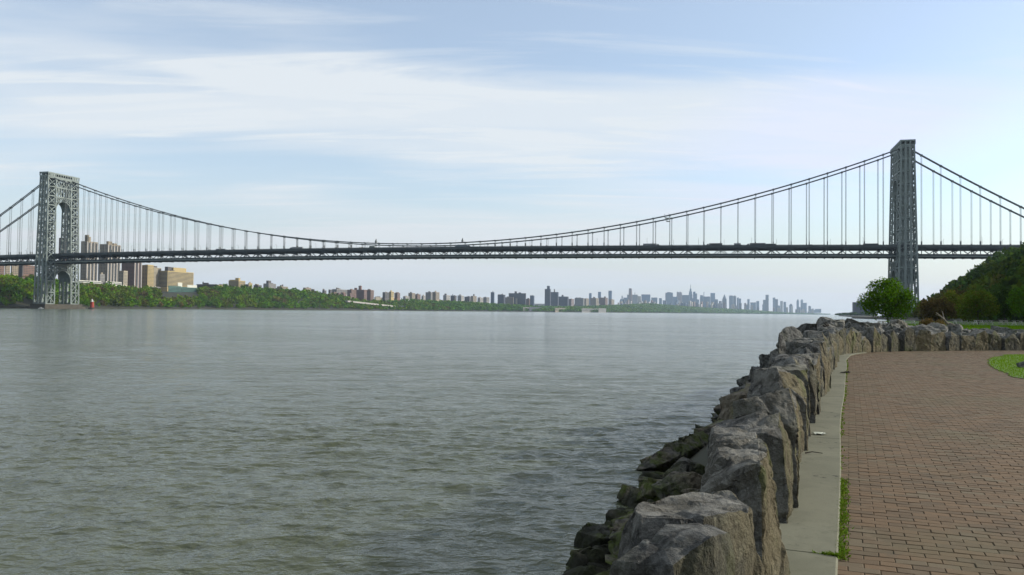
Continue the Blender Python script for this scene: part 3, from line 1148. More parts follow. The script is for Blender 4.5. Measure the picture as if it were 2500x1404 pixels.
# rock mound on the point beyond the bend of the wall
mound = empty('rock_mound', (18, 42, GZ))
prop(mound, 'heap of broken dark boulders on the point beyond the wall', 'rock heap')
rng = random.Random(31)
bank_fine = [BANK.at(BANK.len * k / 600) for k in range(601)]


def bank_ground(p):
    q, d = min(bank_fine, key=lambda b: (b[0].x - p.x) ** 2 + (b[0].y - p.y) ** 2)
    off = (p - q).dot(Vector((d.y, -d.x, 0)))
    return max(0.0, min(2.5, 0.05 + (off - 0.2) * 0.79)) + max(0.0, min(1.0, (off - 1.5) * 0.4))


MR = Path([(9.9, 29.3), (11.6, 33.0), (14.2, 38.0), (18.5, 44.0), (25, 53), (34, 66), (44, 82)], 0.5)
MTOP = [(0, 0.55), (4, 0.8), (9, 1.15), (16, 1.2), (26, 0.95), (40, 0.55), (70, 0.3)]
k = 0
L = 0.4
while L < MR.len:
    q, d = MR.at(L)
    rt = Vector((d.y, -d.x, 0))
    top = np.interp(L, [a for a, b in MTOP], [b for a, b in MTOP])
    for row in range(5):
        f = -1.6 + row * 0.85 + rng.uniform(-0.3, 0.3)
        p = q + rt * f * (1.3 + L * 0.03)
        if min((p.xy - kk.xy).length for kk in foot_pts) < 1.15 or in_poly(p.x, p.y, prom_poly):
            continue
        z = GZ + top * (1 - abs(f - 0.1) / 2.6) + rng.uniform(-0.4, 0.05) - 0.25
        z = min(z, bank_ground(p) + 0.6)
        s = rng.uniform(0.8, 1.7) * (1 + L * 0.006)
        size = (s * rng.uniform(0.8, 1.3), s * rng.uniform(0.7, 1.1), s * rng.uniform(0.55, 0.9))
        stone(blob_pts(rng, (p.x, p.y, z), size, rng.uniform(0, 3.1), 13, 0.7), 400 + k, 0.22, 0.06, 0.02, None, [M['stone'], M['split']], 'rock', mound)
        k += 1
    L += rng.uniform(0.9, 1.25)

a = [at(1900, 808, 26.6), at(1922, 795, 26.8), at(1942, 797, 27.0), at(1962, 814, 27.3), at(1899, 850, 26.4), at(1910, 882, 27.0), at(1958, 880, 27.4), at(1950, 830, 26.9), at(1925, 805, 28.0), at(1955, 825, 28.2)]
b_ = empty('boulder', (9.0, 27.2, 1.7))
prop(b_, 'tall rounded dark boulder standing upright behind the wall, above the water', 'boulder')
stone(a + [dn(a[4], 1.6), dn(a[6], 1.6), dn(a[9], 1.6, 0.2, 0.2)], 63, 0.12, 0.03, 0.06, None, None, 'rock', b_)

# ------------------------------------------------------------------ suspension bridge (local x along the bridge, local y away from the camera)
bridge = empty('suspension_bridge', NYT, -HEAD)
prop(bridge, 'long grey two-deck steel suspension bridge with lattice towers spanning the river', 'bridge')
SPAN = 1066.8
ZB, ZT = 6.9, 178.0


def dz(s):
    k = s - 600
    return 79.4 - (1.37e-5 if k < 0 else 0.95e-5) * k * k     # top of the roadway parapet


def lerp(a, b, k):
    return a + (b - a) * k


def tw(z):
    k = (z - ZB) / (184 - ZB)
    N_ = lerp(29.2, 26.8, k)
    H_ = lerp(9.36, 5.9, k)
    return N_, N_ - lerp(14.6, 13.6, k), H_                   # outer n, inner n, half width along the bridge


LEV = [6.9, 22.3, 37.6, 53.0, 66.5, 80.0, 92.0, 104.0, 116.0, 128.0, 140.0, 152.5, 165.0, 177.0]


def make_tower(s0):
    # cap with a row of openings
    m = MB()
    N_, _, H = tw(181)
    N_ += 0.9
    H += 0.9
    m.box(s0 - H, s0 + H, -N_, N_, 177.9, 179.4)
    m.box(s0 - H - 0.3, s0 + H + 0.3, -N_ - 0.3, N_ + 0.3, 182.3, 184.0)
    for k in range(14):
        n0 = -N_ + 0.55 + (2 * N_ - 1.1) * k / 13
        for h in (-1, 1):
            m.box(s0 + h * H - 0.45, s0 + h * H + 0.45, n0 - 0.6, n0 + 0.6, 179.35, 182.35)
    for h in (-0.33, 0.33):
        for sg in (-1, 1):
            m.box(s0 + h * H - 0.8, s0 + h * H + 0.8, sg * (N_ - 0.5) - 0.5, sg * (N_ - 0.5) + 0.5, 179.35, 182.35)
    for sg in (-1, 1):
        m.box(s0 - H + 0.02, s0 - H + 0.6, sg * 20 - 5, sg * 20 + 5, 177.95, 182.35)
        m.box(s0 + H - 0.6, s0 + H - 0.02, sg * 20 - 5, sg * 20 + 5, 177.95, 182.35)
    tower = m.build('tower', M['steel'], bridge)
    for i, z in enumerate(LEV):
        No, Ni, H = tw(z)
        for sg in (-1, 1):
            m = MB()
            for n in (No, Ni):
                m.bar((s0 - H, sg * n, z), (s0 + H, sg * n, z), 1.0, 1.3)
            for h in (-H, H):
                m.bar((s0 + h, sg * No, z), (s0 + h, sg * Ni, z), 1.05, 1.35)
            for f in (-1 / 3, 1 / 3):
                m.bar((s0 + f * H, sg * No, z), (s0 + f * H, sg * Ni, z), 0.6, 0.8)
            m.build('strut_frame', M['steel'], tower)
    for sg in (-1, 1):
        for which in (0, 1):
            for f in (-1, -1 / 3, 1 / 3, 1):
                m = MB()
                a, b = tw(ZB), tw(ZT)
                m.bar((s0 + f * a[2], sg * a[which], ZB), (s0 + f * b[2], sg * b[which], ZT), 1.6 if abs(f) == 1 else 2.1)
                m.build('column', M['steel'], tower)
    for i in range(len(LEV) - 1):
        z0, z1 = LEV[i] + 0.75, LEV[i + 1] - 0.75
        a, b = tw(z0), tw(z1)
        zm = (z0 + z1) / 2
        am = tw(zm)
        for sg in (-1, 1):
            for h in (-1, 1):                                  # river faces of the leg: one big X each
                m = MB()
                m.bar((s0 + h * a[2], sg * a[0], z0), (s0 + h * b[2], sg * b[1], z1), 1.0, 0.9)
                m.bar((s0 + h * a[2], sg * a[1], z0), (s0 + h * b[2], sg * b[0], z1), 1.04, 0.94)
                m.build('cross_brace', M['steel'], tower)
            for w in (0, 1):                                   # end faces: knee braces, small X in the middle bay
                m = MB()
                q = tw(zm)
                for f0, f1 in ((-1, -1 / 3), (1, 1 / 3)):
                    m.bar((s0 + f0 * a[2], sg * a[w], z0 + 1.6), (s0 + f1 * a[2], sg * a[w], z0), 0.9, 0.6)
                    m.bar((s0 + f1 * b[2], sg * b[w], z1), (s0 + f0 * b[2], sg * b[w], z1 - 1.6), 0.9, 0.6)
                    m.bar((s0 + f0 * q[2], sg * q[w], zm - 1.2), (s0 + f1 * q[2], sg * q[w], zm + 1.2), 0.6, 0.5)
                f0, f1 = -1 / 3, 1 / 3
                for za, zb_, qa, qb in ((z0, z0 + (z1 - z0) * 0.3, a, am), (z0 + (z1 - z0) * 0.35, z0 + (z1 - z0) * 0.65, am, am), (z0 + (z1 - z0) * 0.7, z1, am, b)):
                    m.bar((s0 + f0 * qa[2], sg * qa[w], za), (s0 + f1 * qb[2], sg * qb[w], zb_), 0.6, 0.5)
                    m.bar((s0 + f1 * qa[2], sg * qa[w], za), (s0 + f0 * qb[2], sg * qb[w], zb_), 0.64, 0.54)
                m.build('lattice_web', M['steel'], tower)
    # arches: one above the roadway, one below
    for (cz, r0, top, name) in ((133.5, 13.2, 152.0, 'arch'), (38.0, 14.2, 60.0, 'arch')):
        m = MB()
        K = 18
        rr = min(r0, tw(cz)[1] - 0.2)
        for h in (-1, 1):
            for k in range(K):
                a0, a1 = math.pi * k / K, math.pi * (k + 1) / K
                for r_, w_ in ((rr, 0.9), (rr + 2.6, 0.7)):
                    p0 = (s0 + h * tw(cz)[2], r_ * math.cos(a0), cz + r_ * math.sin(a0))
                    p1 = (s0 + h * tw(cz)[2], r_ * math.cos(a1), cz + r_ * math.sin(a1))
                    if r_ > rr and (abs(p0[1]) > tw(p0[2])[1] or abs(p1[1]) > tw(p1[2])[1]):
                        continue
                    m.bar(p0, p1, 0.9, w_)
                am = (a0 + a1) / 2
                if abs((rr + 2.6) * math.cos(a0)) < tw(cz)[1]:
                    m.bar((s0 + h * tw(cz)[2], rr * math.cos(a0), cz + rr * math.sin(a0)), (s0 + h * tw(cz)[2], (rr + 2.6) * math.cos(a0), cz + (rr + 2.6) * math.sin(a0)), 0.5)
        # soffit plates across the tower
        H = tw(cz)[2]
        for k in range(K):
            a0, a1 = math.pi * k / K, math.pi * (k + 1) / K
            m.add([(s0 - H, (rr - .1) * math.cos(a0), cz + (rr - .1) * math.sin(a0)), (s0 + H, (rr - .1) * math.cos(a0), cz + (rr - .1) * math.sin(a0)),
                   (s0 + H, (rr - .1) * math.cos(a1), cz + (rr - .1) * math.sin(a1)), (s0 - H, (rr - .1) * math.cos(a1), cz + (rr - .1) * math.sin(a1))], [(0, 1, 2, 3)])
        m.build(name, M['steel'], tower)
        m = MB()                                               # spandrel trusses between arch and beam
        for h in (-1, 1):
            H = tw(cz)[2] * h
            ni = tw(top)[1]
            m.bar((s0 + H, -ni, top), (s0 + H, ni, top), 1.2, 1.8)
            for k in range(9):
                n0 = -ni + 2 * ni * k / 8
                zc = cz + math.sqrt(max(0.0, (rr + 2.6) ** 2 - n0 * n0)) if abs(n0) < rr + 2.6 else cz
                if zc < top - 1:
                    m.bar((s0 + H, n0, zc), (s0 + H, n0, top), 0.7)
                    if k < 8:
                        n1 = -ni + 2 * ni * (k + 1) / 8
                        m.bar((s0 + H, n0, zc), (s0 + H, n1, top), 0.6)
        m.build('spandrel_truss', M['steel'], tower)
    # portal trusses above the arch
    m = MB()
    for h in (-1, 1):
        for (z0, z1, kind) in ((152.5, 165.0, 0), (165.0, 177.0, 1)):
            H0 = tw((z0 + z1) / 2)[2] * h
            ni = tw(z1)[1]
            m.bar((s0 + H0, -ni, z1), (s0 + H0, ni, z1), 1.2, 1.9)
            if kind:
                for k in range(3):
                    n0, n1 = -ni + 2 * ni * k / 3, -ni + 2 * ni * (k + 1) / 3
                    m.bar((s0 + H0, n0, z0), (s0 + H0, n1, z1), 0.95)
                    m.bar((s0 + H0, n1, z0), (s0 + H0, n0, z1), 0.99)
                    if k:
                        m.bar((s0 + H0, n0, z0), (s0 + H0, n0, z1), 0.9)
            else:
                for k in range(1, 6):
                    n0 = -ni + 2 * ni * k / 6
                    m.bar((s0 + H0, n0, z0), (s0 + H0, n0, z1), 1.3, 1.0)
                m.bar((s0 + H0, -ni, z0), (s0 + H0, -ni * 2 / 3, z1), 0.9)
                m.bar((s0 + H0, ni, z0), (s0 + H0, ni * 2 / 3, z1), 0.9)
                m.bar((s0 + H0, -ni * .33, z0), (s0 + H0, -ni * 2 / 3, z1), 0.7)
                m.bar((s0 + H0, ni * .33, z0), (s0 + H0, ni * 2 / 3, z1), 0.7)
    m.build('portal_truss', M['steel'], tower)
    for sg in (-1, 1):
        m = MB()
        m.box(s0 - 4.6, s0 + 4.6, sg * 16 - 2.3, sg * 16 + 2.3, 176.8, 180.2)
        m.build('cable_saddle', M['steel'], tower)
    return tower


tower = make_tower(0.0)
tower['label'] = 'far left lattice tower, sunlit on its river face'
tower = make_tower(SPAN)
tower['label'] = 'near right lattice tower, shaded dark grey'
for s0 in (0.0, SPAN):
    m = MB()
    m.box(s0 - 15, s0 + 15, -36, 36, -0.6, 3.0)
    m.box(s0 - 12.5, s0 + 12.5, -33, 33, 3.0, 6.4)
    m.build('pier', M['pier'], bridge)


def cable_z(s):
    if 0 <= s <= SPAN:
        k = (s - SPAN / 2) / (SPAN / 2)
        return 83.0 + 96.0 * k * k
    d = -s if s < 0 else s - SPAN
    return 179.0 - 0.655 * d + 0.00042 * d * d


SIDE_L, SIDE_R = 200.0, 190.0
for sg in (-1, 1):
    for o_ in (-1.37, 1.37):
        m = MB()
        ss = list(np.arange(-SIDE_L, 0, 8)) + list(np.arange(0, SPAN, 9.144)) + list(np.arange(SPAN, SPAN + SIDE_R, 8))
        m.tube([(s, sg * 16 + o_, cable_z(s)) for s in ss], 0.62, 6)
        c_ = m.build('main_cable', M['cable'], bridge)
sus = [808.7 + 18.2 * k for k in range(-60, 40)]
sus = [s for s in sus if -190 < s < SPAN + 180 and abs(s) > 11 and abs(s - SPAN) > 11]
for s in sus:
    for sg in (-1, 1):
        zc, zd = cable_z(s), dz(s) - 2.6
        m = MB()
        for o_ in (-1.37, 1.37):
            for e_ in (-0.32, 0.32):
                m.bar((s + e_, sg * 16 + o_, zd), (s + e_, sg * 16 + o_, zc), 0.17)
            m.box(s - 0.8, s + 0.8, sg * 16 + o_ - 0.85, sg * 16 + o_ + 0.85, zc - 0.95, zc + 0.75)
        if zc > dz(s) + 6:
            m.bar((s, sg * 16 - 1.37, dz(s)), (s, sg * 16 - 1.37, dz(s) + 3.4), 0.8)
            m.bar((s, sg * 16 + 1.37, dz(s)), (s, sg * 16 + 1.37, dz(s) + 3.4), 0.8)
        m.build('suspender', M['cable'], bridge)

S0, S1 = -430.0, SPAN + 196.0
nodes = [808.7 + 18.2 * k for k in range(-70, 26)]
nodes = [s for s in nodes if S0 - 1 < s < S1 + 1]


def ribbon(name, mat, n0, n1, zt, zb):
    m = MB()
    for a, b in zip(nodes, nodes[1:]):
        vs_ = []
        for s in (a, b):
            d = dz(s)
            vs_ += [(s, n0, d + zb), (s, n1, d + zb), (s, n1, d + zt), (s, n0, d + zt)]
        m.add(vs_, [(0, 1, 5, 4), (1, 2, 6, 5), (2, 3, 7, 6), (3, 0, 4, 7)])
    return m


m = ribbon('upper_deck', M['deck'], -15.3, 15.3, -2.0, -3.0)
m.build('upper_roadway', [M['asphalt']], bridge)
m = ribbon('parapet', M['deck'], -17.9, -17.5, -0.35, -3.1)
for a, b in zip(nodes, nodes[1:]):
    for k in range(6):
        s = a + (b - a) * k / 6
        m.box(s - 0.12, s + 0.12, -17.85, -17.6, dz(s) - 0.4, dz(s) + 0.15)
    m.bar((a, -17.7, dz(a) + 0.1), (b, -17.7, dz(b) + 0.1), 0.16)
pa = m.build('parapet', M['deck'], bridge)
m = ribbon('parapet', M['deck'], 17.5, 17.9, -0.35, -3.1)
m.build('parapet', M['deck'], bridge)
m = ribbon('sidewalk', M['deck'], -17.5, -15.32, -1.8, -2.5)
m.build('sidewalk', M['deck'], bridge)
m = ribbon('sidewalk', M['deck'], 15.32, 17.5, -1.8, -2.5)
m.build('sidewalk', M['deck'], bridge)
m = ribbon('lower_deck', M['deck'], -14.8, 14.8, -10.6, -11.5)
m.build('lower_roadway', M['asphalt'], bridge)
m = ribbon('lower_rail', M['deck'], -14.9, -14.6, -9.5, -10.7)
m.build('lower_barrier', M['deck'], bridge)
m = ribbon('lower_rail', M['deck'], 14.6, 14.9, -9.5, -10.7)
m.build('lower_barrier', M['deck'], bridge)
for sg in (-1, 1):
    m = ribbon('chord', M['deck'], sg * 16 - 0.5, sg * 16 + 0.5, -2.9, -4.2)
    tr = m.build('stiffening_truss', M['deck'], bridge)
    m = ribbon('chord', M['deck'], sg * 16 - 0.55, sg * 16 + 0.55, -11.3, -12.4)
    m.build('bottom_chord', M['steel'], tr)
    for a, b in zip(nodes, nodes[1:]):
        mid = (a + b) / 2
        if min(abs(mid), abs(mid - SPAN)) < 2:
            pass
        m = MB()
        da, dm, db = dz(a), dz(mid), dz(b)
        m.bar((a, sg * 16, da - 4.1), (a, sg * 16, da - 11.4), 0.7)
        m.bar((a, sg * 16, da - 4.1), (mid, sg * 16, dm - 11.4), 0.72)
        m.bar((mid, sg * 16, dm - 11.4), (b, sg * 16, db - 4.1), 0.76)
        m.add([(mid - 2.0, sg * 16 - 0.6, dm - 11.35), (mid + 2.0, sg * 16 - 0.6, dm - 11.35), (mid, sg * 16 - 0.6, dm - 9.6), (mid - 2.0, sg * 16 + 0.6, dm - 11.35), (mid + 2.0, sg * 16 + 0.6, dm - 11.35), (mid, sg * 16 + 0.6, dm - 9.6)],
              [(0, 1, 2), (5, 4, 3), (0, 3, 4, 1), (1, 4, 5, 2), (2, 5, 3, 0)])
        m.build('truss_panel', M['deck'], tr)
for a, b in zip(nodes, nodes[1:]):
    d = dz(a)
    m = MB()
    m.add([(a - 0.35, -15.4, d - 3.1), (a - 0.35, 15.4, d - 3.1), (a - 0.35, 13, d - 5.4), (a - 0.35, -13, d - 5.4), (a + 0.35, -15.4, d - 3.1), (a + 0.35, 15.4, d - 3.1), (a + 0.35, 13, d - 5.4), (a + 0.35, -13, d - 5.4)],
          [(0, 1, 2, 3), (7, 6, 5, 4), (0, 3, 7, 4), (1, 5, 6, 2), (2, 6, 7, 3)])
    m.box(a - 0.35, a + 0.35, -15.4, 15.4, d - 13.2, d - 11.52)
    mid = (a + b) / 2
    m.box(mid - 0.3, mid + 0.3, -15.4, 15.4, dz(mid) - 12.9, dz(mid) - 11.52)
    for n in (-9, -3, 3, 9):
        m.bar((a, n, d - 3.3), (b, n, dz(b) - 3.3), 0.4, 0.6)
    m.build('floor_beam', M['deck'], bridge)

# street lamps on the upper deck
rng = random.Random(7)
lm = MB()
lm.tube([(0, 0, 0), (0, 0, 9.5)], 0.16, 5, 0.1)
lm.tube([(0, 0, 9.3), (0, 1.2, 9.9), (0, 2.4, 9.9)], 0.08, 4)
lamp_me = lm.mesh('pole', M['cable'])
hm = MB()
hm.box(-0.2, 0.2, 2.2, 3.0, 9.8, 10.02)
head_me = hm.mesh('lamp_head', M['dark'])
for sg in (-1, 1):
    for k in range(24):
        s = -150 + k * 56.0 + (27 if sg > 0 else 0)
        if abs(s) < 14 or abs(s - SPAN) < 14 or s > S1 - 5:
            continue
        p = NYT + SD * s + ND * (sg * 15.1)
        e = empty('street_lamp', (p.x, p.y, dz(s) - 2.0), -HEAD + (0 if sg < 0 else math.pi))
        prop(e, 'thin tall street lamp on the upper deck of the bridge', 'street lamp', 'street lamps along the bridge deck')
        link('pole', lamp_me, e)
        link('lamp_head', head_me, e)


# ------------------------------------------------------------------ vehicles on the upper deck
def paint(name, c):
    return plain(name, c, tuple(x * 0.9 for x in c), 1.0, 0.5, spec=0.5)


PV = {'grey': paint('grey_vehicle_paint', (0.20, 0.21, 0.22)), 'dark': paint('dark_vehicle_paint', (0.05, 0.055, 0.06)), 'blue': paint('blue_grey_vehicle_paint', (0.16, 0.20, 0.23)),
      'white': paint('white_vehicle_paint', (0.55, 0.56, 0.55)), 'tan': paint('tan_vehicle_paint', (0.42, 0.34, 0.20)), 'green': paint('green_grey_vehicle_paint', (0.13, 0.17, 0.15))}


def wheel_mesh(r=0.5, w=0.3):
    m = MB()
    m.tube([(0, -w / 2, 0), (0, w / 2, 0)], r, 12)
    return m.mesh('wheel', M['tyre'])


WH = wheel_mesh()
WHS = wheel_mesh(0.33, 0.22)


def wheels(e, xs, half, me, r):
    for x in xs:
        for sg in (-1, 1):
            o = link('wheel', me, e)
            o.location = (x, sg * half, r)


def loft(m, secs):
    """secs: list of (x, half width, z0, z1)"""
    vs_ = []
    for x, h, z0, z1 in secs:
        vs_ += [(x, -h, z0), (x, h, z0), (x, h, z1), (x, -h, z1)]
    fs = []
    for i in range(len(secs) - 1):
        for k in range(4):
            fs.append((i * 4 + k, i * 4 + (k + 1) % 4, i * 4 + 4 + (k + 1) % 4, i * 4 + 4 + k))
    fs.append((3, 2, 1, 0))
    n = (len(secs) - 1) * 4
    fs.append((n, n + 1, n + 2, n + 3))
    m.add(vs_, [f[::-1] for f in fs])


def vehicle(kind, px, col, label, n=-11.5, flip=False, length=None):
    s, _ = on_bridge(px, 598, n)
    p = NYT + SD * s + ND * n
    e = empty({'semi': 'semi_truck', 'bus': 'coach', 'box': 'box_truck', 'van': 'van', 'car': 'car'}[kind], (p.x, p.y, dz(s) - 2.0), -HEAD + (math.pi if flip else 0))
    prop(e, label, {'semi': 'truck', 'bus': 'bus', 'box': 'truck', 'van': 'van', 'car': 'car'}[kind], 'vehicles on the upper deck')
    pm = PV[col]
    if kind == 'semi':
        Lt = (length or 19.5) - 4.6
        m = MB()
        m.box(-Lt / 2 - 1.5, Lt / 2 - 1.5, -1.28, 1.28, 1.15, 4.15)
        m.build('trailer', pm, e)
        x = Lt / 2 - 0.9
        m = MB()
        loft(m, [(x, 1.2, 0.6, 3.4), (x + 0.3, 1.22, 0.6, 3.7), (x + 1.7, 1.22, 0.6, 3.3), (x + 2.3, 1.2, 0.6, 2.2), (x + 3.9, 1.05, 0.6, 1.95), (x + 4.0, 1.0, 0.7, 1.6)])
        cab_ = m.build('cab', PV['dark'], e)
        m = MB()
        m.add([(x + 1.76, -1.0, 3.1), (x + 1.76, 1.0, 3.1), (x + 2.34, 1.0, 2.25), (x + 2.34, -1.0, 2.25)], [(0, 1, 2, 3)])
        m.build('windscreen', M['glass'], cab_)
        wheels(e, [-Lt / 2 + 0.2, -Lt / 2 - 1.1 + 2.6, x + 0.3, x + 3.0], 1.1, WH, 0.5)
    elif kind == 'box':
        Lt = length or 9.5
        m = MB()
        m.box(-Lt / 2, Lt / 2 - 2.4, -1.25, 1.25, 1.0, 4.1)
        m.build('cargo_box', pm, e)
        x = Lt / 2 - 2.3
        m = MB()
        loft(m, [(x, 1.1, 0.5, 2.7), (x + 0.9, 1.1, 0.5, 2.7), (x + 1.5, 1.08, 0.5, 1.7), (x + 2.2, 1.0, 0.5, 1.5)])
        cab_ = m.build('cab', PV['white' if col != 'white' else 'grey'], e)
        m = MB()
        m.add([(x + 0.96, -0.95, 2.6), (x + 0.96, 0.95, 2.6), (x + 1.54, 0.95, 1.72), (x + 1.54, -0.95, 1.72)], [(0, 1, 2, 3)])
        m.build('windscreen', M['glass'], cab_)
        wheels(e, [-Lt / 2 + 1.6, x + 1.2], 1.05, WH, 0.5)
    elif kind == 'bus':
        Lt = length or 13.5
        m = MB()
        loft(m, [(-Lt / 2, 1.2, 0.5, 3.3), (-Lt / 2 + 0.3, 1.27, 0.4, 3.5), (Lt / 2 - 0.7, 1.27, 0.4, 3.5), (Lt / 2, 1.22, 0.4, 2.6)])
        m.build('body', pm, e)
        for sg in (-1, 1):
            m = MB()
            m.box(-Lt / 2 + 0.8, Lt / 2 - 1.0, sg * 1.275 - 0.012, sg * 1.275 + 0.012, 1.9, 3.0)
            m.build('window_band', M['glass'], e)
        wheels(e, [-Lt / 2 + 2.6, Lt / 2 - 2.2], 1.1, WH, 0.5)
    else:
        car = kind == 'car'
        m = MB()
        if car:
            loft(m, [(-2.25, 0.8, 0.35, 0.9), (-2.1, 0.88, 0.3, 1.0), (2.0, 0.88, 0.3, 0.95), (2.3, 0.78, 0.35, 0.7)])
            m.build('body', pm, e)
            m = MB()
            loft(m, [(-1.7, 0.78, 0.98, 1.02), (-1.1, 0.68, 0.98, 1.47), (0.4, 0.68, 0.98, 1.47), (1.2, 0.78, 0.96, 1.0)])
            m.build('cabin', M['glass'], e)
            wheels(e, [-1.4, 1.4], 0.8, WHS, 0.33)
        else:
            loft(m, [(-2.8, 0.98, 0.4, 2.5), (1.2, 0.98, 0.4, 2.6), (2.0, 0.96, 0.4, 1.5), (2.9, 0.85, 0.4, 1.2)])
            m.build('body', pm, e)
            m = MB()
            m.add([(1.26, -0.85, 2.5), (1.26, 0.85, 2.5), (2.0, 0.85, 1.56), (2.0, -0.85, 1.56)], [(0, 1, 2, 3)])
            m.build('windscreen', M['glass'], e)
            wheels(e, [-1.8, 1.9], 0.88, WHS, 0.33)
    return e


vehicle('semi', 1590, 'grey', 'grey semi truck right of the bridge middle, its dark cab at the right end', length=19.5)
vehicle('semi', 1744, 'dark', 'dark semi truck facing left, behind the short tall box truck', flip=True, length=18.5)
vehicle('box', 1803, 'grey', 'short tall grey box truck between two long trucks', length=9.5)
vehicle('semi', 1846, 'dark', 'long dark semi truck facing left, right of the box truck', flip=True, length=21)
vehicle('bus', 1882, 'green', 'greenish coach tailing the long dark semi truck', length=11)
vehicle('van', 1980, 'grey', 'lone grey van nearer the right tower')
vehicle('bus', 2126, 'dark', 'dark coach just left of the right bridge tower', length=15)
vehicle('bus', 540, 'grey', 'grey coach on the left half of the bridge, nearest the left tower', length=14)
vehicle('semi', 724, 'grey', 'grey semi truck on the left half of the bridge', length=19, flip=True)
vehicle('box', 911, 'green', 'greenish box truck near the lowest part of the cables', length=9)
vehicle('semi', 1130, 'blue', 'blue-grey semi truck under the low middle cables', length=20)
vehicle('van', 882, 'tan', 'small tan van left of the greenish box truck')
for px, lb in ((1655, 'small dark car right of the grey semi truck'), (1690, 'small dark car left of the dark semi truck'), (868, 'small dark car left of the tan van'), (935, 'small dark car right of the greenish box truck'),
               (1920, 'small dark car left of the lone grey van')):
    vehicle('car', px, 'dark', lb, n=-13.2)

# cable platforms and beacons
for n_, px, lab in ((-16, 1628, 'pale maintenance platform slung under the nearer main cable'), (16, 1631, 'pale maintenance platform slung under the farther main cable')):
    s, z = on_bridge(px, 528 if n_ < 0 else 536, n_)
    p = NYT + SD * s + ND * n_
    e = empty('maintenance_platform', (p.x, p.y, cable_z(s)), -HEAD)
    prop(e, lab, 'platform', 'maintenance platforms on the cables')
    m = MB()
    m.add([(-2.6, -2.2, -1.6), (2.6, -2.2, -2.6), (2.6, 2.2, -2.6), (-2.6, 2.2, -1.6), (-1.8, -2.0, -2.9), (2.6, -2.0, -3.2), (2.6, 2.0, -3.2), (-1.8, 2.0, -2.9)],
          [(0, 1, 2, 3), (7, 6, 5, 4), (0, 4, 5, 1), (1, 5, 6, 2), (2, 6, 7, 3), (3, 7, 4, 0)])
    m.build('tray', M['white'], e)
    m = MB()
    for x in (-2.3, 2.3):
        for y in (-2.1, 2.1):
            m.bar((x, y, -2.4), (x, y, 2.2), 0.16)
        m.bar((x, -2.1, 2.1), (x, 2.1, 2.1), 0.16)
    m.build('hanger', M['cable'], e)
for px, lab in ((918, 'short dark beacon post on the low cable, left of the middle'), (1129, 'short dark beacon post on the low cable above the blue-grey truck')):
    s, z = on_bridge(px, 595, -16)
    p = NYT + SD * s - ND * 16
    e = empty('beacon_post', (p.x, p.y, cable_z(s) + 0.3), -HEAD)
    prop(e, lab, 'beacon', 'beacon posts on the cables')
    m = MB()
    m.box(-0.75, 0.75, -1.6, 1.6, 0, 3.0)
    m.build('housing', M['cable'], e)
    m = MB()
    m.lathe([(0.5, 3.0), (0.6, 3.4), (0.6, 4.4), (0.3, 4.9)], 8)
    m.build('lantern', M['dark'], e)

# ------------------------------------------------------------------ buildings on the far bank
def wallmat(name, c, rough=0.85):
    c = tuple(x * 0.8 for x in c)
    return plain('building_' + name, c, tuple(x * 0.84 for x in c), 0.05, rough)


BM = {'tan': wallmat('tan_brick', (0.30, 0.25, 0.18)), 'brown': wallmat('brown_brick', (0.20, 0.125, 0.095)), 'brick': wallmat('red_brown_brick', (0.215, 0.13, 0.105)),
      'cream': wallmat('cream_brick', (0.42, 0.37, 0.27)), 'yellow': wallmat('yellow_brick', (0.46, 0.36, 0.17)), 'grey': wallmat('grey_concrete', (0.27, 0.26, 0.245)),
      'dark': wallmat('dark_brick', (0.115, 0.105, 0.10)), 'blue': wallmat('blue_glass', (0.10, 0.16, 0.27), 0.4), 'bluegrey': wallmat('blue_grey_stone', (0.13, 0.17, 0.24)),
      'green': wallmat('green_glass', (0.06, 0.165, 0.125), 0.4), 'white': wallmat('white_panel', (0.62, 0.62, 0.54)), 'slate': wallmat('slate', (0.085, 0.09, 0.12)), 'pink': wallmat('pinkish_stone', (0.30, 0.24, 0.235)),
      'pale': wallmat('pale_stone', (0.40, 0.38, 0.35))}
ZPX = [(-100, 1280), (41, 1450), (334, 1860), (570, 2240), (740, 2660), (900, 3160), (1015, 3600), (1130, 4120), (1320, 5100), (1410, 5850), (1477, 6550), (1560, 7400)]


def zpx(px):
    return float(np.interp(px, [a for a, b in ZPX], [b for a, b in ZPX]))


def solve(C, px, py, d):
    """distance along the horizontal direction d from C until the pixel column px"""
    k = ray(px, py)[0]
    den = d.x - k * d.y
    return (k * C.y - C.x) / den


BR = random.Random(77)


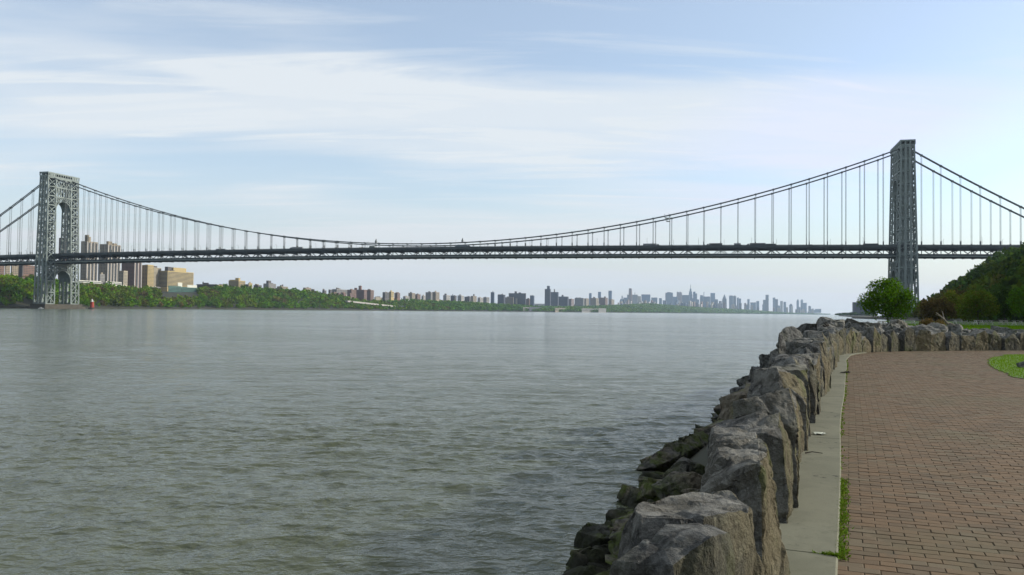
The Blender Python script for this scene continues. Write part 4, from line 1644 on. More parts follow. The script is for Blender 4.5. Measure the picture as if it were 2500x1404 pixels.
def building(x0, xs, x1, yt, yb, col, label, name='apartment_block', cat='building', group=None, Z=None, style='grid', tops=(), lit=None, parts=True, roofs=True, depth=None, wcol='glass'):
    Z = Z or zpx((x0 + x1) / 2)
    C = at(xs, yt, Z)
    zb = at(xs, yb, Z).z - 26.0
    a = -solve(C, x0, yt, SD) if xs > x0 + 0.2 else None
    b = solve(C, x1, yt, ND) if x1 > xs + 0.2 else None
    if a is not None and (a < 0 or a > 400):
        a = 30
    if b is not None and (b < 0 or b > 900):
        b = 40
    if a is None:
        a = min(b, 30)
    if b is None:
        b = depth or min(max(a, 8), 35)
    H = C.z - zb
    mat = BM[col]
    m = MB()
    m.box(-a, 0, 0, b, -H, 0)
    root = m.build(name, [mat], None)
    root.location = C
    root.rotation_euler = (0, 0, -HEAD)
    prop(root, label, cat, group)
    px_m = F_PX / Z
    # parapet
    if parts and px_m * a > 6:
        m = MB()
        for (p, q) in (((-a, 0), (0, 0)), ((0, 0), (0, b)), ((0, b), (-a, b)), ((-a, b), (-a, 0))):
            m.bar((p[0], p[1], 0.45), (q[0], q[1], 0.45), 0.6, 1.1)
        m.build('parapet', mat, root)
    for (xa, xb, y) in tops:
        ua = -solve(C, xa, yt, SD) if xa < xs else 0
        k0, k1 = sorted((max(0.0, min(1.0, (xa - x0) / (x1 - x0))), max(0.0, min(1.0, (xb - x0) / (x1 - x0)))))
        # split the silhouette between the two faces
        hx = (xs - x0) / max(1e-6, (x1 - x0))
        h = (yt - y) / px_m
        def loc(k):
            return (-a * (1 - k / hx), 0.12 * b) if k <= hx and hx > 0.02 else (-0.1 * a, b * (k - hx) / max(1e-6, 1 - hx))
        p, q = loc(k0), loc(k1)
        lx, hx2 = min(p[0], q[0]), max(p[0], q[0])
        ly, hy2 = min(p[1], q[1]), max(p[1], q[1])
        if hx2 - lx < 2:
            lx -= min(9, a * 0.4)
        if hy2 - ly < 2:
            hy2 += min(9, b * 0.5)
        m = MB()
        m.box(lx, hx2, ly, hy2, -0.2, h)
        m.build('roof_house', BM[BR.choice([col, col, 'dark'])], root)
    if parts and roofs and not tops:
        m = MB()
        for _ in range(BR.randint(1, 3)):
            w, d_, h = BR.uniform(0.15, 0.3) * a, BR.uniform(0.2, 0.35) * b, BR.uniform(2.5, 5.5)
            x, y = -a + BR.uniform(0.05, 0.65) * a, BR.uniform(0.05, 0.5) * b
            m.box(x, x + w, y, y + d_, -0.1, h)
        m.build('roof_house', BM[BR.choice(['dark', col, 'tan'])], root)
        if BR.random() < 0.5 and px_m * a > 8:
            m = MB()
            x, y = -a + BR.uniform(0.2, 0.8) * a, BR.uniform(0.2, 0.6) * b
            m.lathe([(1.7, 2.5), (1.8, 6.5), (0.2, 8.2)], 8, x, y)
            for dx, dy in ((-1, -1), (1, -1), (1, 1), (-1, 1)):
                m.bar((x + dx, y + dy, 0), (x + dx, y + dy, 2.6), 0.25)
            m.build('water_tank', BM['dark'], root)
    if style != 'none' and parts:
        fh, cw = (3.1, 3.4) if Z < 3000 else ((3.6, 4.6) if Z < 6500 else (7.0, 8.0))
        m = MB()
        nf = max(1, int((H - 27) / fh))
        for face, wd in ((0, a), (1, b)):
            nc = max(1, int((wd - 1.0) / cw))
            for i in range(nf):
                z1 = -1.6 - i * fh
                z0 = z1 - fh * 0.52
                if style == 'band' or (style == 'stripe' and False):
                    spans = [(0.8, wd - 0.8)]
                else:
                    spans = []
                    for c in range(nc):
                        if style == 'stripe' and face == 1 and c % 3 == 2:
                            continue
                        u0 = 0.5 + (wd - 1.0) * (c + 0.22) / nc
                        spans.append((u0, u0 + (wd - 1.0) / nc * 0.55))
                for u0, u1 in spans:
                    if face == 0:
                        m.add([(-u1, -0.14, z0), (-u0, -0.14, z0), (-u0, -0.14, z1), (-u1, -0.14, z1)], [(0, 1, 2, 3)])
                    else:
                        m.add([(0.14, u0, z0), (0.14, u1, z0), (0.14, u1, z1), (0.14, u0, z1)], [(0, 1, 2, 3)])
        w_ = m.build('windows', M['glass'] if wcol == 'glass' else BM[wcol], root)
        w_['kind'] = 'stuff'
    if style == 'stripe':
        nb_ = max(2, int(b / 9))
        for c in range(nb_ + 1):
            y = (b - 2.6) * c / nb_
            m = MB()
            m.box(0.01, 1.3, y, y + 2.6, -H, -0.5)
            m.build('pale_fin', BM['pale'], root)
            if c < nb_:
                m = MB()
                y0 = y + 2.6 + (b / nb_ - 2.6) * 0.45
                m.box(0.02, 0.5, y0, y0 + 2.4, -H, -2.0)
                m.build('dark_bay', M['glass'], root)
    return root


# left cluster by the far tower
building(144, 156, 164, 582, 690, 'brown', 'brown tower block seen through the arch of the far bridge tower', Z=zpx(150), tops=[(146, 156, 580)])
building(198, 212, 239, 590, 690, 'tan', 'tall tan tower block with a stepped roof house, nearest the far bridge tower', style='stripe', tops=[(205, 223, 577), (209, 219, 573)], Z=zpx(215) + 20)
building(243, 263, 294, 597, 690, 'tan', 'broad tall tan tower block with crown of roof houses, right of the stepped one', style='stripe', tops=[(256, 276, 588.5), (280, 288, 592)], Z=zpx(268) + 30)
building(240, 253, 259, 644, 690, 'slate', 'dark block in the gap between the two tall tan towers', Z=zpx(250) + 90)
building(243, 244.5, 256, 669, 692, 'grey', 'small grey block in front of the gap between the tall tan towers', Z=zpx(250) - 30)
building(290, 302, 312, 662, 697, 'cream', 'short cream block at the foot of the broad tan tower', Z=zpx(301) - 40, roofs=False)
building(297, 328, 346, 637, 697, 'brick', 'red-brown slab block right of the tall tan towers', Z=zpx(320) + 20, style='stripe')
building(345, 361, 376, 648, 700, 'yellow', 'slim yellow brick block with a sheer dark side', Z=zpx(360), tops=[(362, 376, 646)])
building(372, 375, 394, 653, 700, 'cream', 'cream block set back right of the slim yellow block', Z=zpx(384) + 60, tops=[(374, 384, 649)])
hosp = building(389, 409.5, 473, 662, 702, 'yellow', 'wide yellow hospital block with stepped roof and arcade', Z=zpx(430), style='band', tops=[(409, 426, 659), (425, 456, 651.5), (412, 420, 651)])
building(411, 411.5, 443, 697.5, 722, 'green', 'left half of the green glass hall under the yellow hospital', name='glass_hall', Z=zpx(427) - 95, style='band', roofs=False)
building(443, 443.5, 487, 701, 726, 'green', 'right half of the green glass hall, nearer the trees', name='glass_hall', Z=zpx(465) - 105, style='band', roofs=False)
building(457, 457.5, 481, 695.5, 706, 'white', 'white box building on the right end of the green glass hall', name='plant_room', Z=zpx(469) - 60, style='none', roofs=False)
building(434, 434.5, 445, 690, 700, 'white', 'small white box building in front of the hospital arcade', name='plant_room', Z=zpx(439) - 50, style='none', roofs=False)
building(192, 192.5, 247, 684, 695, 'white', 'long white pavilion with two pale bands under the stepped tan tower', name='pavilion', Z=zpx(220) - 60, style='band', roofs=False)
building(258, 258.5, 297, 687, 699, 'white', 'white pavilion with three pale bands under the broad tan tower', name='pavilion', Z=zpx(278) - 60, style='band', roofs=False)
building(295, 295.5, 308, 696, 702, 'white', 'low white annex at the right end of the banded pavilion', name='pavilion', Z=zpx(300) - 75, style='grid', roofs=False)
building(350, 350.5, 392, 699, 712, 'grey', 'low grey block left of the green glass hall', Z=zpx(370) - 60, style='band', roofs=False)
for x0, xs, x1, yt, c, lb in ((-14, -6, 11, 645, 'brown', 'brown block at the left edge under the bridge deck'), (12, 14, 25, 646, 'tan', 'narrow tan block second from the left edge under the deck'),
                              (27, 30, 45, 646, 'tan', 'tan block third from the left edge under the deck'), (45, 55, 58, 645, 'dark', 'dark block fourth from the left edge under the deck'),
                              (55, 58, 86, 647, 'brown', 'wide brown block just left of the far bridge tower')):
    building(x0, xs, x1, yt, 672, c, lb)

# middle skyline: rows of the photograph from left to right
MID = [
    (480, 529, 530, 695, 706, 'dark', 'long low dark block right of the green glass hall', []),
    (530, 531, 569, 695.5, 703, 'yellow', 'long low yellow wall beside the dark block', []),
    (558, 583, 599, 686, 704, 'yellow', 'yellow-fronted block with a square roof house', [(558, 571, 683), (579.5, 589, 678.5)]),
    (572, 606, 608, 695, 704, 'dark', 'low dark terrace in front of the yellow-fronted block', []),
    (606, 608, 616, 691, 704, 'yellow', 'narrow yellow end wall right of the dark terrace', []),
    (619, 630, 639, 697, 706, 'dark', 'low dark block right of the narrow yellow end wall', []),
    (643, 656, 674, 693, 708, 'grey', 'grey block with a dark domed roof house on the green slope', [(656.5, 663, 685), (650, 668, 690.5)]),
    (676, 685, 703, 700, 710, 'tan', 'low tan block right of the domed roof house', []),
    (740, 746, 760, 703, 712, 'tan', 'low tan block showing above the middle of the woods', []),
    (758, 766, 768, 707, 712, 'dark', 'tiny dark block beside the low tan one above the woods', []),
    (787, 792, 797, 709, 714, 'dark', 'tiny dark block alone on the crest of the woods', []),
    (802, 806, 811, 707, 716, 'dark', 'small dark block left of the long grey terrace', []),
    (811, 822, 848, 706.5, 720, 'grey', 'long grey terrace with chimneys behind the row of brick blocks', [(817, 819, 702), (828, 832, 703)]),
    (848, 858, 870, 708, 725, 'brown', 'brown block directly left of the two-chimney block', []),
    (862, 889, 896, 708, 736, 'brick', 'tall red-brown block with two chimney-like roof towers', [(864, 869, 703), (874.5, 880, 697.5)]),
    (895, 905, 913, 709, 738, 'brown', 'dark brown block attached right of the two-chimney block', []),
    (810, 816, 822, 714, 721, 'brick', 'first small brick block of the row on the slope', []),
    (823, 827, 832, 715, 725, 'brick', 'second small brick block of the row on the slope', []),
    (835, 839, 845, 716, 729, 'brick', 'third small brick block of the row on the slope', []),
    (851, 855, 861, 717, 732, 'brick', 'fourth small brick block of the row on the slope', []),
    (862, 865, 870, 719, 734, 'brick', 'fifth small brick block of the row, nearest the pale ramp', []),
    (914, 917, 939, 725.5, 741, 'cream', 'cream block with dark vertical stripes right of the brown blocks', []),
    (934, 940, 950, 714, 728, 'dark', 'dark block left of the yellow sliver beyond the cream block', []),
    (950, 955, 962, 712, 727, 'yellow', 'thin yellow block in the cluster beyond the cream block', [(954, 958, 709)]),
    (963, 970, 977, 716, 728, 'brown', 'brown block right of the yellow sliver', []),
    (984, 990, 1000, 724, 734, 'pale', 'low pale block where the woods dip', []),
    (997, 1006, 1014, 716, 733, 'tan', 'tan block with roof tanks, first of the ragged row', [(1000, 1003, 713)]),
    (1013, 1019, 1027, 719, 733, 'brown', 'brown block right of the roof-tank block', []),
    (1029, 1034, 1039, 722, 733, 'pale', 'small pale block before the broad twin-grey block', []),
    (1039, 1052, 1056, 714, 733, 'grey', 'grey square block, left part of the twin pair', []),
    (1055, 1064, 1073, 713.5, 733, 'tan', 'tan square block, right part of the twin pair', []),
    (1082, 1090, 1099, 721, 734, 'pale', 'pale gabled block right of the twin pair', [(1084, 1088, 717)]),
    (1100, 1110, 1115, 722, 735, 'dark', 'dark flat block right of the pale gabled block', []),
    (1117, 1126, 1133, 722, 735, 'pale', 'pale block with a peaked roof house', [(1120, 1124, 719)]),
    (1134, 1146, 1150, 725, 738, 'dark', 'dark block left of the tan block with a mast', []),
    (1149, 1155, 1164, 723, 738, 'tan', 'tan block with a thin mast', [(1158, 1159.5, 718)]),
    (1166, 1172, 1180, 727, 738, 'pale', 'pale low block left of the slim bluish tower', []),
    (1180, 1188, 1195, 726, 738, 'grey', 'grey low block just left of the slim bluish tower', []),
    (1198, 1206, 1207.5, 714, 739, 'bluegrey', 'slim bluish tower standing alone', []),
    (1215, 1230, 1234, 720, 745, 'slate', 'dark blue-grey block with a flat top, left of the wide dark one', []),
    (1242, 1283, 1284.5, 716.5, 745, 'slate', 'wide dark block with two roof houses', [(1256, 1261, 711.5), (1266, 1271, 714)]),
    (1231, 1253, 1254, 726.5, 746, 'tan', 'square tan block in front of the wide dark one', []),
    (1259, 1262, 1268, 728, 746, 'cream', 'narrow cream block in front of the wide dark one', []),
    (1284, 1292, 1294, 730, 747, 'brown', 'brown low block right of the wide dark one', []),
    (1294, 1303, 1305, 722, 748, 'bluegrey', 'bluish block with pale base, alone before the tallest dark block', []),
    (1330, 1343, 1345, 706, 742, 'slate', 'tallest dark block with a square tower top', [(1335, 1341.5, 698)]),
    (1344, 1362, 1364, 713.5, 743, 'slate', 'dark shoulder block joined right of the tallest dark block', [(1352, 1354, 706)]),
    (1363, 1386, 1388.5, 724.5, 745, 'slate', 'lower dark wing right of the dark shoulder block', [(1371, 1375, 720)]),
    (1388, 1395, 1402, 730, 747, 'pink', 'pinkish low block right of the dark wing', []),
    (1403, 1424, 1427, 728, 749, 'grey', 'grey block with flat roof left of three pale blue towers', []),
    (1425, 1431, 1438, 729, 750, 'tan', 'tan block under the first pale blue tower', []),
    (1441, 1455, 1462, 728, 751, 'tan', 'tan block between the first and second pale blue towers', [(1447, 1452, 725)]),
    (1463, 1478, 1484, 727, 751, 'brown', 'brown block between the second and third pale blue towers', [(1474, 1478, 724)]),
    (1486, 1493, 1500, 731, 751, 'tan', 'tan block under the third pale blue tower', []),
]
for x0, xs, x1, yt, yb, c, lb, tops in MID:
    building(x0, xs, x1, yt, yb, c, lb, group='blocks along the middle of the far bank', tops=tops, style='band' if x1 - x0 > 34 else 'grid', roofs=x1 - x0 > 9)
for x0, x1, yt, lb in ((1438, 1444.5, 716, 'first of three pale blue towers behind tan blocks'), (1460, 1467.5, 713, 'second of three pale blue towers behind tan blocks'), (1485.5, 1494, 710, 'third and tallest of three pale blue towers')):
    building(x0, x1 - 0.4, x1, yt, 745, 'blue', lb, name='tower_block', Z=9500, style='none', roofs=False)

# waterfront sheds, ramp wall and highway
for x0, x1, yt, yb, c, lb, st in ((1277, 1292, 750, 759.5, 'grey', 'small pale waterfront house with dark openings', 'grid'), (1292, 1355, 749.5, 760.5, 'slate', 'long dark waterfront shed', 'grid'),
                                  (1355, 1382, 751.5, 761.5, 'tan', 'tan waterfront shed with a dark slot', 'band'), (1420, 1461, 752.5, 762, 'grey', 'long pale waterfront shed with a dark slot', 'band'),
                                  (1461, 1480, 752.5, 762, 'grey', 'pale waterfront shed at the right end of the row', 'grid')):
    building(x0, x0 + 0.3, x1, yt, yb, c, lb, name='waterfront_shed', cat='shed', group='sheds on the far waterfront', Z=float(np.interp(x0, [1270, 1480], [4150, 5050])), style=st, roofs=False)
ramp = MB()
p = at(846, 733.5, 2590)
q = at(967, 747, 2960)
d = (q - p).normalized()
sd_ = Vector((d.y, -d.x, 0)) * 4
ramp.add([p - sd_, q - sd_, q + sd_, p + sd_] + [v + Vector((0, 0, -5.0)) for v in (p - sd_, q - sd_, q + sd_, p + sd_)], [(0, 1, 2, 3), (7, 6, 5, 4), (4, 5, 1, 0), (5, 6, 2, 1), (6, 7, 3, 2), (7, 4, 0, 3)])
prop(ramp.build('retaining_wall', BM['pale']), 'long pale sloping retaining wall above the trees', 'wall')
hw = empty('elevated_highway', at(967, 750, 3010))
prop(hw, 'dark elevated highway on piers at the water edge', 'highway')
p, q = at(955, 746, 2960), at(1040, 752, 3240)
m = MB()
m.bar(p - Vector(hw.location), q - Vector(hw.location), 14, 2.2)
m.build('roadway', BM['slate'], hw)
for k in range(9):
    m = MB()
    c = p.lerp(q, k / 8) - Vector(hw.location)
    m.bar(c + Vector((0, 0, -1)), c + Vector((0, 0, -14)), 2.4)
    m.build('pillar', BM['dark'], hw)

# far skyline
FARB = [
    (1514, 1523, 730, 'bluegrey', 'pale stepped tower at the left end of the far skyline', [(1517.5, 1520, 722)]),
    (1522, 1533, 726.5, 'bluegrey', 'flat blue-grey block left of the dark tapering tower', []),
    (1531, 1536, 719.5, 'slate', 'shoulder block against the left of the dark tapering tower', []),
    (1543, 1557, 719.5, 'grey', 'grey block with a thin mast right of the dark tapering tower', [(1549.2, 1550.6, 714)]),
    (1557, 1565, 723, 'cream', 'narrow cream block between the mast block and the blue glass one', []),
    (1566, 1588, 719, 'blue', 'wide blue glass block of the far skyline', []),
    (1590, 1605, 726.5, 'bluegrey', 'low flat block right of the wide blue glass block', []),
    (1609, 1616, 728, 'bluegrey', 'small round-topped block before the broad pale tower', []),
    (1624.5, 1643, 715, 'bluegrey', 'broad pale blue tower with a chamfered top', [(1628, 1639, 713.5)]),
    (1642, 1654, 724.5, 'blue', 'deep blue block between the broad pale tower and the pinkish one', []),
    (1652, 1665, 714, 'pink', 'pinkish tower with two corner turrets', [(1653, 1656, 712.5), (1659, 1662, 712)]),
    (1665, 1683, 720.5, 'bluegrey', 'flat blue-grey block left of the spired skyscraper', []),
    (1692, 1698, 712, 'blue', 'sharp pale blue tower right of the spired skyscraper', []),
    (1697, 1702, 716.5, 'bluegrey', 'pale step behind the sharp blue tower', []),
    (1701, 1707, 731, 'blue', 'low blue block at the foot of the sharp blue tower', []),
    (1709, 1717, 721, 'bluegrey', 'blue-grey block left of the far mast', []),
    (1716, 1734, 724, 'bluegrey', 'wide block carrying the far mast', [(1717.8, 1719.2, 713)]),
    (1734.5, 1746, 715.5, 'blue', 'tall dark blue tower right of the mast block', []),
    (1744, 1753, 731, 'slate', 'low dark block right of the tall dark blue tower', []),
    (1755, 1762, 735, 'slate', 'small dark block left of the pyramid-roofed tower', []),
    (1780, 1790, 721.5, 'bluegrey', 'pale square tower right of the pyramid-roofed tower', []),
    (1790, 1797.5, 723, 'slate', 'dark dome-topped tower right of the pale square tower', [(1792, 1795.5, 721.5)]),
    (1799, 1804, 726.5, 'blue', 'left half of a joined blue pair', []),
    (1804, 1809.5, 729, 'blue', 'right half of a joined blue pair', []),
    (1824.5, 1830.5, 730.5, 'bluegrey', 'single slim block in the low stretch of the skyline', []),
    (1832, 1846, 738.5, 'bluegrey', 'wide low block in the low stretch of the skyline', []),
    (1846.5, 1854, 735, 'bluegrey', 'small square block right of the wide low one', []),
    (1863, 1870, 732, 'slate', 'dark step left of the tall slab', []),
    (1869, 1877, 720, 'slate', 'tall dark slab standing over the low stretch', []),
    (1887, 1893, 726.5, 'bluegrey', 'first of a fan of slim riverside towers, tallest', []),
    (1893, 1899.5, 730.5, 'slate', 'second slim riverside tower, dark', []),
    (1905, 1911.5, 735, 'pale', 'third slim riverside tower, pale sided', []),
    (1913, 1919.5, 737, 'bluegrey', 'fourth slim riverside tower', []),
    (1927, 1935, 744, 'slate', 'small domed tower alone near the end', [(1929, 1933, 742)]),
    (1955, 1961, 733, 'bluegrey', 'right one of the two pointed end towers', [(1956.5, 1959.5, 731)]),
    (1945, 1951, 734, 'bluegrey', 'left one of the two pointed end towers', [(1946.5, 1949.5, 731)]),
    (1961, 1970, 739.5, 'blue', 'blue block leaning on the right pointed end tower', []),
    (1974, 1980, 747, 'slate', 'small dark block right of the two pointed end towers', []),
    (1980, 1996, 757, 'bluegrey', 'long low block near the end of the skyline', []),
    (1990, 2005, 754.5, 'bluegrey', 'raised low block at the very end of the skyline', []),
]
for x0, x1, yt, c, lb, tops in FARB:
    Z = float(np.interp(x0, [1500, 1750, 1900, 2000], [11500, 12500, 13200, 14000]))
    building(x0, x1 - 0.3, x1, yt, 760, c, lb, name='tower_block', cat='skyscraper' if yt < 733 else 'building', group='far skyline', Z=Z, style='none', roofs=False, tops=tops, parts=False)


def far_tower(px, Z, yb, secs, col, label, name='skyscraper', sq=True):
    """stepped or tapering tower: secs = [(half width px, y px)] from the base up"""
    base = at(px, yb, Z)
    k = Z / F_PX
    o = MB()
    vs_, fs = [], []
    for hw_, y in secs:
        z = at(px, y, Z).z - base.z
        h = hw_ * k
        vs_ += [(-h, -h, z), (h, -h, z), (h, h, z), (-h, h, z)]
    for i in range(len(secs) - 1):
        for c in range(4):
            fs.append((i * 4 + c, i * 4 + (c + 1) % 4, i * 4 + 4 + (c + 1) % 4, i * 4 + 4 + c))
    fs.append((3, 2, 1, 0))
    n = (len(secs) - 1) * 4
    fs.append((n, n + 1, n + 2, n + 3))
    o.add(vs_, fs)
    r = o.build(name, BM[col])
    r.location = base
    r.rotation_euler = (0, 0, -HEAD)
    prop(r, label, 'skyscraper', 'far skyline')
    return r


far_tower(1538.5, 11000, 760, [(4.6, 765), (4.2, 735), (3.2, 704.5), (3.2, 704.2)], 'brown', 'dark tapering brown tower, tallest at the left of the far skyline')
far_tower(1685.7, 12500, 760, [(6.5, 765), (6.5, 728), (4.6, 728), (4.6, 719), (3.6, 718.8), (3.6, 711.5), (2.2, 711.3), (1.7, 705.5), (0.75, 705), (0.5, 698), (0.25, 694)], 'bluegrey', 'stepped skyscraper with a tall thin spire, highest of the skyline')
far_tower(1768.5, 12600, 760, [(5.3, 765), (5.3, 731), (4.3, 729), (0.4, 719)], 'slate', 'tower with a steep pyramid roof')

# small blocks that fill the foot of the far skyline
rng = random.Random(5)
for k in range(115):
    x = rng.uniform(1505, 1985)
    w = rng.uniform(3.5, 9)
    lim = float(np.interp(x, [1500, 1560, 1640, 1700, 1800, 1900, 1985], [735, 737, 738, 740, 744, 749, 758]))
    yt = lim + rng.uniform(-5, 6)
    Z = float(np.interp(x, [1500, 1750, 1985], [8300, 10200, 13500])) + rng.uniform(-300, 900)
    c = rng.choice(['tan', 'grey', 'pale', 'pink', 'brown', 'bluegrey', 'cream', 'slate', 'slate', 'bluegrey', 'grey'])
    building(x, x + w * 0.72, x + w, yt, 762, c, 'small block in the crowded low row at the foot of the far skyline', group='small blocks under the far skyline', Z=Z, style='none', roofs=False, parts=False)
for k in range(70):
    x = rng.uniform(905, 1500)
    w = rng.uniform(6, 15)
    lim = float(np.interp(x, [900, 1000, 1100, 1200, 1300, 1400, 1500], [724, 728, 730, 735, 740, 740, 740]))
    yt = lim + 1.5 + 8.0 * rng.random() ** 0.7
    c = rng.choice(['tan', 'grey', 'pale', 'brown', 'dark', 'slate', 'brick', 'pink'])
    building(x, x + w * rng.uniform(0.4, 0.75), x + w, yt, lim + 14, c, 'small plain block in the low row behind the middle woods', group='small blocks behind the middle woods', Z=zpx(x) + rng.uniform(150, 500), style='grid', roofs=True)
building(2085, 2130, 2130.1, 739, 764, 'slate', 'grey block alone on the right shore, partly behind the green tree', Z=2500, style='grid', roofs=True)

# red lighthouse at the foot of the far tower
p = at(224.5, 748, 1150)
lh = empty('lighthouse', (p.x, p.y, 1.6))
prop(lh, 'little red lighthouse on the shore right of the far bridge tower', 'lighthouse')
m = MB()
m.lathe([(4.6, -2.0), (4.6, 0.6), (3.4, 0.8)], 14)
m.build('base', M['pier'], lh)
m = MB()
m.lathe([(2.75, 0.7), (2.7, 2.5), (2.3, 8.2), (2.3, 8.5)], 14)
m.build('tower', M['red'], lh)
m = MB()
m.lathe([(2.7, 8.5), (2.8, 8.9), (1.3, 9.0), (1.3, 10.6), (1.6, 10.7), (0.2, 12.2), (0.1, 13.0)], 12)
m.build('lantern_room', M['white'], lh)
# small pale boat by the tower pier
p = at(100, 750.5, 1080)
bt = empty('boat', (p.x, p.y, 0))
prop(bt, 'tiny pale motor boat on the water by the far tower pier', 'boat')
m = MB()
loft(m, [(-3.2, 1.1, -0.2, 0.9), (1.5, 1.2, -0.2, 1.0), (3.8, 0.1, 0.3, 1.2)])
m.build('hull', M['white'], bt)
m = MB()
loft(m, [(-1.4, 0.8, 0.9, 2.2), (0.6, 0.8, 0.9, 2.2), (1.4, 0.7, 0.9, 1.1)])
m.build('cabin', M['table'], bt)

# ------------------------------------------------------------------ woods
nrng = np.random.default_rng(3)
VAR = []
for k in range(7):
    bl = crown_blobs(nrng, 1.0, 0.95, 6)
    VAR.append([leaf_cloud(nrng, bl, n_, sz) for n_, sz in ((110, 0.105), (34, 0.17), (14, 0.27))])


def wood(name, label, trees, mat, trunks=True):
    """trees: (x, y, z, height, width, detail 0-2, tint)"""
    V, F, T = [], [], []
    base = 0
    for (x, y, z, h, w, det, tint) in trees:
        v, f = VAR[nrng.integers(len(VAR))][det]
        a = nrng.random() * 6.283
        ca, sa = math.cos(a), math.sin(a)
        vv = np.empty_like(v)
        vv[:, 0] = (v[:, 0] * ca - v[:, 1] * sa) * w + x
        vv[:, 1] = (v[:, 0] * sa + v[:, 1] * ca) * w + y
        vv[:, 2] = v[:, 2] * h + z
        V.append(vv)
        F.append(f + base)
        T.append(np.full(len(v), tint))
        base += len(v)
    me = fast_mesh(name, np.concatenate(V), np.concatenate(F), mat, tint=np.concatenate(T))
    o = link(name, me)
    return prop(o, label, kind='stuff')


def tint_at(x, y, s=0.011):
    return float(np.clip(0.42 + 0.6 * mnoise.noise(Vector((x * s, y * s, 0.3))) + nrng.normal() * 0.26, 0, 1))


def clearing(q, h):
    """open ground in front of the glass hall"""
    p = (at(388, 700, zpx(400)), at(489, 725, zpx(480)))
    a, b = p[0].x / p[0].y, p[1].x / p[1].y
    return a < q.x / q.y < b and (q.z + h - CAM_Z) / q.y > ray(440, 722)[1]


near, mid, far = [], [], []
for i in range(0, 4):
    seg = (fp[i + 1] - fp[i]).length
    n_ = int(seg * 150 / 82)
    for _ in range(n_):
        u = i + nrng.random()
        w = nrng.random() ** 0.85 * 1.15 + 0.035
        q = far_pt(u, w)
        if (q - Vector((NYT.x, NYT.y, q.z))).length < 48 and w < 0.4:
            continue
        h = 7 + 6 * nrng.random() if w < 0.15 else 8 + 9 * nrng.random() ** 1.4
        if clearing(q, h):
            continue
        near.append((q.x, q.y, q.z - 0.5, h, h * (0.8 + 0.4 * nrng.random()), 0, tint_at(q.x, q.y)))
for i in range(4, 9):
    seg = (fp[i + 1] - fp[i]).length
    for _ in range(int(seg * 160 / 95)):
        q = far_pt(i + nrng.random(), nrng.random() ** 0.85 * 1.2 + 0.035)
        h = 9 + 8 * nrng.random() ** 1.5
        if clearing(q, h):
            continue
        if nrng.random() < 0.12:
            h *= 1.45
        (near if i < 6 else mid).append((q.x, q.y, q.z - 0.5, h, h * (0.85 + 0.4 * nrng.random()), 0 if i < 6 else 1, tint_at(q.x, q.y)))
for i in range(9, len(fp) - 1):
    seg = (fp[i + 1] - fp[i]).length
    for _ in range(int(seg * FAR[i][2] / 330)):
        q = far_pt(i + nrng.random(), nrng.random() * 1.1 + 0.03)
        h = (13 + 7 * nrng.random()) * (1 if FAR[i][1] > 9 else 0.6)
        far.append((q.x, q.y, q.z - 1, h, h * 1.3, 2 if i > 10 else 1, tint_at(q.x, q.y, 0.004) * 0.6))
wood('bank_wood', 'bright spring green woods covering the far bank behind the left tower', near, M['leaf_far'])
wood('bank_wood', 'greyer green strip of woods along the middle of the far bank', mid, M['leaf_far'])
wood('bank_wood', 'hazy dull green woods below the far skyline', far, M['leaf_far'])
hill = []
for _ in range(1700):
    l, d = nrng.uniform(-110, 560), nrng.random() ** 1.1 * 125 - 3
    p = HA + hd * l + hn * d
    if l < 0 and d < 10:
        continue
    h = 7 + 10 * nrng.random() ** 1.6
    k = 0.15 + 0.65 * nrng.random()
    if d < 14 and l > 120:
        k = 0.75 + 0.25 * nrng.random()
    hill.append((p.x, p.y, hill_z(l, d) - 0.8, h, h * (0.75 + 0.4 * nrng.random()), 0, k))
wood('hill_wood', 'dark dense woods on the steep hill at the right', hill, M['leaf_hill'])
sh_ = []
for _ in range(170):
    k = nrng.random()
    px = 2040 + 90 * k
    q = at(px, 768, 2480 + 240 * nrng.random())
    h = (5 + 9 * k) * (0.7 + 0.6 * nrng.random())
    sh_.append((q.x, q.y, 2.0, h, h * 1.5, 1, 0.1 + 0.5 * nrng.random()))
for _ in range(60):
    q = Vector((nrng.uniform(425, 470), nrng.uniform(845, 900), 2))
    h = 4 + 6 * nrng.random()
    sh_.append((q.x, q.y, 2.0, h, h * 1.3, 1, 0.3 * nrng.random()))
wood('shore_scrub', 'low scrub along the right shore behind the right tower', sh_, M['leaf_hill'])


